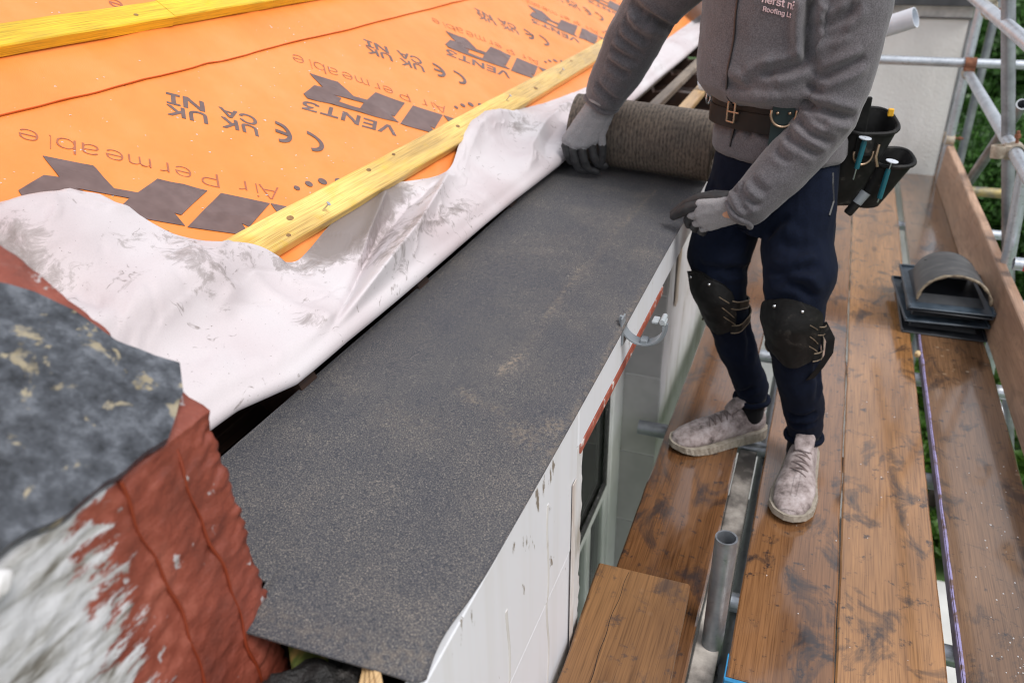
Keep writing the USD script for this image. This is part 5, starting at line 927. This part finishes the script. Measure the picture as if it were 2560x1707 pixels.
obj('chest_emblem', cat(chest_text('nerst ne', .015, .050, 1.268, .086, -.16), chest_text('Roofing Lt', .010, .056, 1.249, .068, -.16), sweep(pk, .0028, 6)), LOGO, jk)
# trousers
pel = [((-.113, 2.255, .985), .148, .116), ((-.113, 2.255, .92), .162, .132), ((-.115, 2.258, .84), .170, .136), ((-.122, 2.255, .76), .170, .126), ((-.128, 2.25, .69), .150, .105)]
LL = [(-.045, 2.21, .83, .098), (-.026, 2.15, .68, .090), (-.008, 2.098, .605, .090), (-.008, 2.082, .555, .078), (-.006, 2.075, .50, .074), (.006, 2.083, .42, .067), (.034, 2.105, .30, .061), (.058, 2.128, .20, .058), (.070, 2.140, .150, .051), (.073, 2.142, .125, .050)]
RL = [(-.185, 2.30, .83, .094), (-.218, 2.25, .68, .090), (-.229, 2.208, .605, .088), (-.220, 2.19, .555, .074), (-.208, 2.185, .50, .070), (-.187, 2.195, .42, .060), (-.145, 2.222, .30, .054), (-.108, 2.243, .205, .050), (-.093, 2.250, .170, .048), (-.090, 2.252, .155, .047)]
tro = blob([mani(loft([ring_t(*q) for q in pel]))] + chain(LL) + chain(RL), .0085, 14)
tro = creases(tro, [(a, b * 1.7, c) for a, b, c in CREASE_TROUSER], 9, .0085, 14)
tr = obj('trousers', tro, NAVY, man, smooth=True)
pz = np.array([aty for aty in ZIP_POCKET]); obj('pocket_zip', sweep(pz, .0035, 6), ZIP, tr)
for A, B in ((LL[-2], LL[-1]), (RL[-2], RL[-1])):
    b = np.array(B[:3]); an = np.linspace(0, 2 * np.pi, 30, endpoint=False); obj('ankle_cuff', sweep([b + [.049 * math.cos(t), .049 * math.sin(t), -.026 + .002 * math.sin(5 * t)] for t in an], .0085, 8, closed=True, caps=False), NAVY, tr, smooth=True)
# body inside the clothes: head, neck, trunk, limbs in one surface
HC = np.array([-.235, 2.115, 1.635]); HF = np.array([Fv[0] * .86, Fv[1] * .86, -.51]); HU = np.cross(Lv, HF) * -1; HU = np.cross(HF, Lv) if np.cross(HF, Lv)[2] > 0 else np.cross(Lv, HF)
def hpnt(l, u, f): return HC + Lv * l + HU * u + HF * f
def hb(l, u, f, r): return ball(hpnt(l, u, f), r)
skull = [m3d.Manifold.batch_hull([hb(0, .055, -.035, .072), hb(0, .055, .025, .070), hb(0, .0, -.04, .070), hb(0, -.01, .035, .062)]), m3d.Manifold.batch_hull([hb(0, -.01, .035, .060), hb(.028, -.07, .045, .022), hb(-.028, -.07, .045, .022), hb(0, -.098, .064, .018), hb(.05, -.02, .0, .022), hb(-.05, -.02, .0, .022)])]
nose = [m3d.Manifold.batch_hull([hb(0, .018, .092, .009), hb(0, -.028, .112, .011), hb(.012, -.032, .098, .009), hb(-.012, -.032, .098, .009)])]
brow = [m3d.Manifold.batch_hull([hb(-.045, .030, .078, .010), hb(0, .028, .090, .009)]), m3d.Manifold.batch_hull([hb(.045, .030, .078, .010), hb(0, .028, .090, .009)])]
ears = [m3d.Manifold.batch_hull([hb(s * .074, .015, -.012, .012), hb(s * .080, .022, -.026, .010), hb(s * .074, -.028, -.014, .009)]) for s in (-1, 1)]
thin = [((-.135, 2.25, .80), .13, .09), ((-.138, 2.25, 1.0), .125, .085), ((-.15, 2.246, 1.2), .15, .10), ((-.155, 2.242, 1.35), .155, .085), ((-.165, 2.232, 1.43), .08, .06)]
body = blob(skull + nose + brow + ears + chain([(-.165, 2.235, 1.42, .058), (-.205, 2.175, 1.56, .056)]) + [mani(loft([ring_t(*q) for q in thin]))] + chain([(a, b, c, min(r * .62, .048)) for a, b, c, r in RA[:-1]] + [(-.634, 2.412, .955, .028), (-.648, 2.408, .925, .026)]) + chain([(a, b, c, min(r * .62, .048)) for a, b, c, r in LA[:-1]] + [(-.175, 2.048, .790, .026), (-.20, 2.052, .783, .024)])
    + chain([(a, b, c, r * .66) for a, b, c, r in LL] + [(.074, 2.142, .06, .032)]) + chain([(a, b, c, r * .66) for a, b, c, r in RL] + [(-.083, 2.254, .06, .032)]), .009, 6)
obj('body', body, SKIN, man, smooth=True)
hair = blob([m3d.Manifold.batch_hull([hb(0, .062, -.040, .076), hb(0, .070, .022, .070), hb(0, .01, -.055, .070)])], .008, 6)
hair = creases(hair, [], 3, .006, 60); obj('hair', hair, HAIR, man, smooth=True)
for s in (-1, 1):
    e = trimesh.creation.icosphere(3, .0125); e.apply_translation(hpnt(s * .031, .012, .081)); ey = obj('eye', e, EYEW, man, smooth=True)
    e = trimesh.creation.icosphere(2, .006); e.apply_translation(hpnt(s * .031, .011, .0895)); sub('iris', e, ZIP, ey, smooth=True)
obj('mouth', sweep([hpnt(-.024, -.062, .082), hpnt(-.01, -.060, .092), hpnt(0, -.061, .094), hpnt(.01, -.060, .092), hpnt(.024, -.062, .082)], [.003, .005, .005, .005, .003], 8), LIP, man, smooth=True)
# gloves
def glove(wrist, palm_pts, fingers, cuff_r, cuff_d, lbl):
    g = obj('glove', creases(blob(palm_pts, .0038, 8), [], 8, .0016, 70), GLOVE, man, smooth=True, label=lbl)
    fm = [blob(chain(f), .0034, 5) for f in fingers]
    for f in fm: sub('coated_finger', creases(f, [], 4, .0008, 120), GLOVEB, g, smooth=True)
    x, y, d = frame(cuff_d); an = np.linspace(0, 2 * np.pi, 28, endpoint=False)
    sub('cuff', sweep([np.array(wrist) + cuff_r * (np.cos(t) * x * 1.08 + np.sin(t) * y * .9) for t in an], .006, 8, closed=True, caps=False), GLOVE, g, smooth=True)
    return g
# right hand: back to the camera, fingers down over the end of the roll
Wr = np.array([-.645, 2.405, .932]); Rv_ = np.array([.93, .36, 0])
def rh(a, d, b=0.0): return np.array([-.692, 2.388, .846]) + Rv_ * a * 1.14 + np.array([0, 0, -1.0]) * d * 1.1 + np.array([-.25, -.95, 0]) * b
K = [rh(.036, .0, .004), rh(.013, .010, .010), rh(-.012, .010, .009), rh(-.035, .0, .0)]
palm = [m3d.Manifold.batch_hull([ball(Wr + [.014, 0.004, .012], .024), ball(Wr + [-.014, -.004, .012], .024), ball(Wr + Rv_ * .02, .025), ball(Wr - Rv_ * .02, .025), *[ball(k, .0180) for k in K]])]
for k in K: palm += chain([(*k, .0145), *[(*(k + np.array([-.004, -.004, -.020])), .0125)]])
palm += chain([(*(Wr + Rv_ * .028 + [0, 0, -.012]), .020), (*rh(.054, -.012, .004), .015), (*rh(.060, .016, .004), .0125)])
fg = []
for k, (a, ln) in enumerate(((.036, .92), (.013, 1.0), (-.012, .96), (-.035, .78))):
    b = K[k] + np.array([-.004, -.004, -.018])
    fg.append([(*b, .0138), (*(b + np.array([.004, .0, -.036]) * ln + Rv_ * .004), .0132), (*(b + np.array([.018, .016, -.064]) * ln), .0122), (*(b + np.array([.040, .030, -.074]) * ln), .0110)])
fg.append([(*rh(.060, .016, .004), .0128), (*rh(.062, .042, .004), .0122), (*rh(.058, .066, -.002), .0105), (*rh(.054, .076, -.004), .0095)])
glove(Wr + [0.004, 0, .022], palm, fg, .036, Wr - K[1], 'right glove gripping the left end of the roll')
# left hand: back to the camera, thumb and forefinger on the felt, other fingers under its edge
Wl = np.array([-.185, 2.050, .790]); Dl = np.array([-.935, .20, -.325]); Dl /= np.linalg.norm(Dl); Ul = np.cross(Dl, [0, 1, 0.0]); Ul = np.array([-.2, -.25, .95]); Ul -= Dl * (Ul @ Dl); Ul /= np.linalg.norm(Ul); Bl = np.cross(Ul, Dl); Bl *= np.sign(-Bl[1])
def lh(a, u, b=0.0): return Wl + Dl * a + Ul * u + Bl * b
K = [lh(.085, .026), lh(.092, .006, .006), lh(.090, -.016, .006), lh(.080, -.036, 0)]
palm = [m3d.Manifold.batch_hull([ball(lh(-.01, .014), .024), ball(lh(-.01, -.016), .023), *[ball(k, .0165) for k in K]])]
palm += chain([(*K[1], .0145), (*lh(.118, .002, .004), .0125)]) + chain([(*K[2], .0145), (*lh(.112, -.022, .004), .0125)]) + chain([(*K[3], .0138), (*lh(.100, -.042, .002), .012)])
palm += chain([(*lh(.01, .022, -.012), .020), (*lh(.05, .032, -.018), .017)])
fg = [[(*lh(.082, .026), .0155), (*lh(.120, .024), .0150), (*lh(.148, .014), .0138), (*lh(.168, .006), .0112)],
      [(*lh(.118, .002, .004), .0128), (*lh(.134, -.012, .0), .0122), (*lh(.142, -.034, -.012), .0110), (*lh(.138, -.044, -.026), .0100)],
      [(*lh(.112, -.022, .004), .0128), (*lh(.126, -.036, -.002), .0120), (*lh(.130, -.052, -.014), .0105), (*lh(.124, -.058, -.026), .0098)],
      [(*lh(.100, -.042, .002), .0120), (*lh(.112, -.054, -.004), .0112), (*lh(.114, -.066, -.014), .0098)],
      [(*lh(.012, .026, -.010), .0190), (*lh(.050, .034, -.014), .0178), (*lh(.090, .034, -.016), .0160), (*lh(.130, .026, -.014), .0145), (*lh(.170, .010, -.010), .0112)]]
glove(lh(-.018, 0), palm, fg, .034, Dl, 'left glove pinching the edge of the felt strip')
# socks and shoes
for A in (LL, RL): 
    b = np.array(A[-1][:3]); obj('sock', blob(chain([(*(b + [0, 0, .02]), .044), (*(b + [0, -.004, -.05]), .042), (*(b + [0, -.012, -.075]), .042)]), .006, 6), SOCK, man, smooth=True)
def shoe(heel, toe, lbl, seed):
    heel, toe = np.array([*heel, 0.0]), np.array([*toe, 0.0]); d = toe - heel; Ln = np.linalg.norm(d); d /= Ln; sd_ = np.array([-d[1], d[0], 0])
    s_ = np.linspace(0, 1, 34)
    wid = np.interp(s_, [0, .03, .10, .25, .45, .68, .85, .95, 1.0], [.010, .026, .036, .039, .043, .054, .050, .034, .006])
    hgt = np.interp(s_, [0, .04, .12, .22, .34, .46, .60, .75, .88, .97, 1.0], [.070, .096, .108, .110, .110, .098, .080, .066, .056, .044, .030])
    base = np.interp(s_, [0, .05, .5, .9, 1.0], [.030, .020, .014, .018, .024])
    rings = []
    for s, w, hh, b in zip(s_, wid, hgt, base):
        a = np.linspace(0, 2 * np.pi, 30, endpoint=False); c, n = np.cos(a), np.sin(a); hz = (hh - b) / 2
        x = np.sign(c) * np.abs(c) ** .8 * w * (1 - .30 * np.clip(n, 0, 1) * np.interp(s, [.3, .6], [1, .4])); z = b + hz + np.sign(n) * np.abs(n) ** .85 * hz
        rings.append(heel + d * s * Ln + x[:, None] * sd_ + z[:, None] * Zv)
    m = loft(rings); v_, f_ = trimesh.remesh.subdivide_to_size(m.vertices, m.faces, .009); m = trimesh.Trimesh(v_, f_); trimesh.smoothing.filter_taubin(m, iterations=6)
    m = creases(m, [([heel + d * Ln * .66 + sd_ * x + Zv * zq for x, zq in ((-.045, .05), (0, .078), (.045, .05))], .003, .007), ([heel + d * Ln * .72 + sd_ * x + Zv * zq for x, zq in ((-.045, .045), (0, .07), (.045, .045))], .0022, .006)], seed, .0025, 28)
    o = obj('shoe', m, SUEDE, man, smooth=True, label=lbl)
    ring = []
    pr = [(np.interp(s, s_, wid) + .006, s) for s in s_]
    poly = [(s * Ln * 1.012 - .003, w) for w, s in pr] + [(s * Ln * 1.012 - .003, -w) for w, s in pr[::-1]]
    P2 = Polygon(poly).buffer(.004).buffer(-.002)
    sl_ = ext(P2, 0, .030); v_, f_ = trimesh.remesh.subdivide_to_size(sl_.vertices, sl_.faces, .012)
    z = v_[:, 2]; q = np.clip(v_[:, 0] / Ln, 0, 1); lift = np.interp(q, [0, .55, .8, 1], [.001, .001, .004, .016]); tall = np.interp(q, [0, .2, .5, .8, 1], [1.15, 1.05, .85, .75, .62])
    sw = 1 + 0.035 * np.sin(v_[:, 0] * 420) * (z > .004) * (z < .028)
    sl_ = trimesh.Trimesh(heel + v_[:, 0:1] * d + (v_[:, 1] * sw)[:, None] * sd_ + (z * tall + lift)[:, None] * Zv, f_, process=False); sl_.invert() if sl_.volume < 0 else None
    sub('sole', sl_, SOLE, o, smooth=40)
    def top(s, x): 
        w = np.interp(s, s_, wid); hh = np.interp(s, s_, hgt); b = np.interp(s, s_, base); return heel + d * s * Ln + sd_ * x + Zv * (b + (hh - b) * (1 - .45 * (x / w) ** 2) + .003)
    la = []
    for k, s in enumerate((.40, .46, .52, .58)):
        la.append(sweep([top(s, x) for x in np.linspace(-.024, .024, 7)], .0024, 6)); la.append(sweep([top(s + .06 * t, -.022 + .044 * t) for t in np.linspace(0, 1, 6)], .0022, 6))
    sub('laces', cat(*la), cloth('lace_%d' % seed, (.14, .1, .095), (.22, .17, .16), sc=300), o, smooth=True)
    tg = sweep([top(.42, 0) - Zv * .002, top(.37, 0) + Zv * .006, top(.33, 0) + Zv * .016 - d * .004, top(.30, 0) + Zv * .024 - d * .010], [.022, .027, .027, .018], 14, squash=.35); sub('tongue', tg, SUEDE, o, smooth=True)
    hl = sweep([heel + d * .006 + Zv * .085, heel - d * .003 + Zv * .115, heel + d * .002 + Zv * .128], [.016, .014, .006], 10, squash=.4); sub('heel_tab', hl, SUEDE, o, smooth=True)
shoe((.084, 2.205), (.062, 1.845), 'left dusty pink-grey trainer pointing at the camera', 1)
shoe((-.046, 2.272), (-.296, 2.085), 'right dusty pink-grey trainer turned towards the wall', 2)
# knee pads
def kneepad(A, f, z0, z1, lbl, tail=None):
    A = np.array(A); f = np.array([*f, 0.0]); f /= np.linalg.norm(f); s = np.array([-f[1], f[0], 0])
    def cen(z): return np.array([np.interp(z, A[::-1, 2], A[::-1, k]) for k in range(2)] + [z]), np.interp(z, A[::-1, 2], A[::-1, 3])
    nz_, na = 34, 40; P = np.zeros((nz_, na, 3)); N = np.zeros((nz_, na, 3)); zm = (z0 + z1) / 2; hz = (z1 - z0) / 2
    for i, q in enumerate(np.linspace(-1, 1, nz_)):
        z = zm + hz * q; c, r = cen(z); wd = 1.10 * (1 - abs(q) ** 5 * .55) * (1.0 if q > -.2 else 1 - .22 * (-q - .2))
        for j, a in enumerate(np.linspace(-1, 1, na)):
            an = a * wd; n = f * math.cos(an) + s * math.sin(an)
            bulge = .011 * math.exp(-((q - .25) / .5) ** 2) * math.exp(-(an / .9) ** 2); P[i, j] = c + n * (r + .012 + bulge) + Zv * (-.012 * (a ** 2) * q); N[i, j] = n
    sh_ = shell(P, N, .011); v_ = sh_.vertices; sh_.vertices = v_ + .0045 * (meshkit.fbm(v_ * 30, 4, 5)[:, None] - .5)
    o = obj('knee_pad', sh_, LEATHER, man, smooth=45, label=lbl)
    for an in (-.42, .34):
        z = z1 - .024; c, r = cen(z); n = f * math.cos(an) + s * math.sin(an); b = trimesh.creation.icosphere(2, .0048); b.apply_translation(c + n * (r + .0150)); sub('rivet', b, STEEL, o, smooth=True)
    for z, tl in ((zm + .005, .02), (zm - .055, -.015)):
        c, r = cen(z); pts = [c + (f * math.cos(t) + s * math.sin(t)) * (r + .006 + .012 * math.exp(-((abs(t) - 1.1) / .3) ** 2)) + Zv * tl * math.cos(t) for t in np.linspace(.85, 2 * math.pi - .85, 36)]
        sb_ = []
        for e in (-.011, 0, .011): sb_.append(np.array(pts) + Zv * e)
        for e in (-.0115, .0115): sub('strap_edge', sweep(np.array(pts) * [1, 1, 1] + Zv * e, .0016, 5), TANEDGE, o)
        sub('strap', shell(np.stack(sb_, 1), (lambda q_: q_ / np.linalg.norm(q_, axis=-1, keepdims=True))(np.stack(sb_, 1) - c), .003), LEATHER, o)
    for z_a, z_b, sg in ((zm + .045, zm - .01, 1), (zm + .01, zm - .055, 1), (zm - .02, zm - .075, 1)):
        c1, r1_ = cen((z_a + z_b) / 2); sub('stitching', sweep([c1 + (f * math.cos(a_) + s * math.sin(a_)) * (r1_ + .0265 - .0165 * (a_ - .55) / .5) + Zv * (z_a + (z_b - z_a) * (a_ - .55) / .5 * .6 - c1[2]) for a_ in np.linspace(.55, 1.02, 8)], .0013, 5), TANEDGE, o)
    if tail is not None:
        t_ = np.array(tail); q_ = np.stack([t_ + np.array([.010, 0, .006]), t_ - np.array([.010, 0, .006])], 1); sub('strap_tail', shell(q_, np.tile([0, -1.0, 0], (*q_.shape[:2], 1)), .004), LEATHER, o)
    return o
kneepad(LL, (-.12, -1), .382, .582, 'left black leather knee pad with its strap end hanging loose', [(.066, 2.05, .505), (.092, 2.035, .47), (.094, 2.03, .43), (.078, 2.03, .385), (.060, 2.035, .345)])
kneepad(RL, (-.50, -.86), .382, .575, 'right black leather knee pad')

# ------------------------------------------------------------------ tool belt and what hangs on it
tbelt = thing('tool_belt', 'dark leather tool belt with buckle, D-rings and two black pouches', 'tool belt', (-.13, 2.25, .75))
def beltring(z, a, b, hgt, tilt):
    rg = ring_t((-.124, 2.25, z), a, b, 2.3, 64); rg = np.vstack([rg, rg[:1]]); lz = (rg - np.array([-.136, 2.25, z])) @ Lv * tilt
    rg = rg + lz[:, None] * Zv; P = np.stack([rg - Zv * hgt / 2, rg + Zv * hgt / 2], 1); N = P - np.array([-.136, 2.25, z]); N[..., 2] = 0; N /= np.linalg.norm(N, axis=-1, keepdims=True)
    return shell(P, N, .005), rg
b1, r1 = beltring(1.022, .176, .143, .050, -.06); b2, r2 = beltring(.990, .179, .147, .046, .02)
obj('belt', b1, BELTL, tbelt, smooth=40); obj('belt', b2, BELTL, tbelt, smooth=40)
def belt_pt(l, z, off=.0): 
    i = np.argmin(np.abs((r2 - np.array([-.136, 2.25, .978])) @ Lv - l) + 9 * (((r2 - np.array([-.136, 2.25, .978])) @ Fv) < 0)); p = r2[i].copy(); p[2] = z; n = p - np.array([-.136, 2.25, z]); n /= np.linalg.norm(n); return p + n * off, n
def ringpart(c, n, rx, rz, r, mat, name, parent, half=False, smooth=True):
    t = np.linspace(math.pi * (1 if half else 0), 2 * math.pi, 30, endpoint=half); s = np.cross(Zv, n); s /= np.linalg.norm(s)
    pts = [c + s * rx * math.cos(q) + Zv * rz * math.sin(q) for q in t]
    if half: pts = [c + s * rx + Zv * rz * .35] + pts[::-1] + [c - s * rx + Zv * rz * .35] if False else [c - s * rx + Zv * rz * .3] + pts + [c + s * rx + Zv * rz * .3]
    return obj(name, sweep(pts, r, 8, closed=not half, caps=half), mat, parent, smooth=smooth)
p, n = belt_pt(-.018, 1.008, .008); s = np.cross(Zv, n)
obj('buckle', cat(*[sweep([p + s * a + Zv * b, p + s * c + Zv * d], .003, 8) for a, b, c, d in ((-.012, -.024, .012, -.024), (.012, -.024, .012, .024), (.012, .024, -.012, .024), (-.012, .024, -.012, -.024), (-.012, 0, .026, .002))]), BRASS, tbelt, smooth=True)
p, n = belt_pt(.118, 1.020, .010); s = np.cross(Zv, n)
stp = np.stack([np.stack([p + s * a + Zv * z - n * .002 for z in np.linspace(-.085, .05, 8)], 0) for a in (-.026, .026)], 0); obj('green_strap', shell(stp, np.tile(n, (2, 8, 1)), .004), STRAPG, tbelt)
ringpart(p + n * .004 + Zv * .004, n, .029, .030, .0033, BRASS, 'd_ring', tbelt, True)
ringpart(p + n * .004 - Zv * .085, n, .022, .026, .0028, BRASS, 'd_ring', tbelt, True)
for a in (-.014, .014):
    b = trimesh.creation.icosphere(2, .0042); b.apply_translation(p + s * a + n * .003 + Zv * .006); obj('rivet', b, BRASS, tbelt, smooth=True)
p, n = belt_pt(-.165, 1.03, .012); obj('snap_hook', cat(sweep([p + Zv * .03, p + n * .006, p - Zv * .02 + n * .012], .0035, 8)), STEEL, tbelt, smooth=True)
ringpart(p + n * .014 - Zv * .028, n, .010, .016, .0026, STEEL, 'd_ring', tbelt)
Xs, Ys = np.array([.93, .36, 0]), np.array([-.36, .93, 0])
def pouch(cb, ct, ab, at, lbl):
    cb, ct = np.array(cb), np.array(ct); rings = []
    ks = [0, .03, .3, .7, 1.0]
    for k in ks: rings.append(ellring(cb + (ct - cb) * k, Xs, Ys, np.interp(k, [0, .03, 1], [ab[0] * .86, ab[0], at[0]]), np.interp(k, [0, .03, 1], [ab[1] * .8, ab[1], at[1]]), 36, 3.0))
    for k in ks[::-1][:-1]: rings.append(ellring(cb + (ct - cb) * max(k, .06), Xs, Ys, np.interp(k, [0, 1], ab[:1] + at[:1]) - .006, np.interp(k, [0, 1], ab[1:] + at[1:]) - .006, 36, 3.0))
    m = loft(rings); tl = (m.vertices - ct) @ Ys; m.vertices = m.vertices + np.outer(np.clip((m.vertices[:, 2] - cb[2]) / (ct[2] - cb[2]), 0, 1) * tl * .35, Zv)
    o = obj('pouch', creases(m, [], 6, .002, 30), LEATHER, tbelt, smooth=50, label=lbl)
    rp = ellring(ct, Xs, Ys, at[0], at[1], 40, 3.0); rp = rp + np.outer((rp - ct) @ Ys * .35, Zv); sub('rim', sweep(rp, .0055, 8, closed=True, caps=False), LEATHER, o, smooth=True)
    return o
po1 = pouch((.058, 2.275, .758), (.096, 2.285, .975), (.046, .030), (.070, .058), 'larger black pouch at the left hip')
po2 = pouch((.128, 2.30, .748), (.172, 2.31, .880), (.030, .022), (.052, .040), 'smaller black pouch hanging lower behind')
obj('hanger', cbox((.06, 2.25, .94), (.095, 2.262, 1.04), .003), LEATHER, tbelt)
c = np.array([.096, 2.222, .905]); ringpart(c, np.array([.36, -.93, 0]) * -1, .024, .026, .0032, BRASS, 'd_ring', tbelt, True)
sub('flap', shell(np.stack([np.stack([c + Xs * a + Zv * z for z in (-.004, .05)], 0) for a in (-.022, .022)], 0), np.tile(-Ys, (2, 2, 1)), .004), LEATHER, po1)
sub('side_buckle', sweep([(.128, 2.232, .93), (.126, 2.228, .90), (.134, 2.228, .875)], .0045, 6), BRASS, po1, smooth=True)
sub('tab', cbox((.139, 2.300, .985), (.153, 2.312, 1.004), .002), YTAB, po1)
def spike(lbl, top, t0, t1, tipq):
    o = thing('plug_nail', lbl, 'nail', tipq); top, t0, t1, tipq = map(np.array, (top, t0, t1, tipq)); d = (tipq - top) / np.linalg.norm(tipq - top)
    obj('disc', sweep([top, top + d * .0015, top + d * .003], [.0150, .0155, .014], 20), PALEPLASTIC, o); obj('shank', rod(top, tipq, .0019, 8), STEEL, o); obj('sleeve', sweep([t0, t0 + (t1 - t0) * .1, t0 + (t1 - t0) * .9, t1], [.0052, .0066, .0066, .0058], 14), TEAL, o, smooth=40)
spike('teal sleeved nail in the loop of the larger pouch', (.093, 2.205, .951), (.093, 2.205, .944), (.086, 2.207, .872), (.083, 2.208, .843))
spike('teal sleeved nail in the loop of the smaller pouch', (.168, 2.255, .886), (.163, 2.255, .864), (.156, 2.258, .785), (.153, 2.258, .774))
hd = thing('hand_tool', 'black handle of a tool poking out below the larger pouch', 'hand tool', (.087, 2.26, .738))
obj('grip', sweep([(.085, 2.258, .735), (.0875, 2.259, .739), (.104, 2.262, .766)], [.010, .0125, .0125], 14), LEATHER, hd, smooth=50)
obj('shaft', sweep([(.104, 2.262, .766), (.120, 2.268, .796)], [.013, .015], 14), GREYPLASTIC, hd, smooth=50)
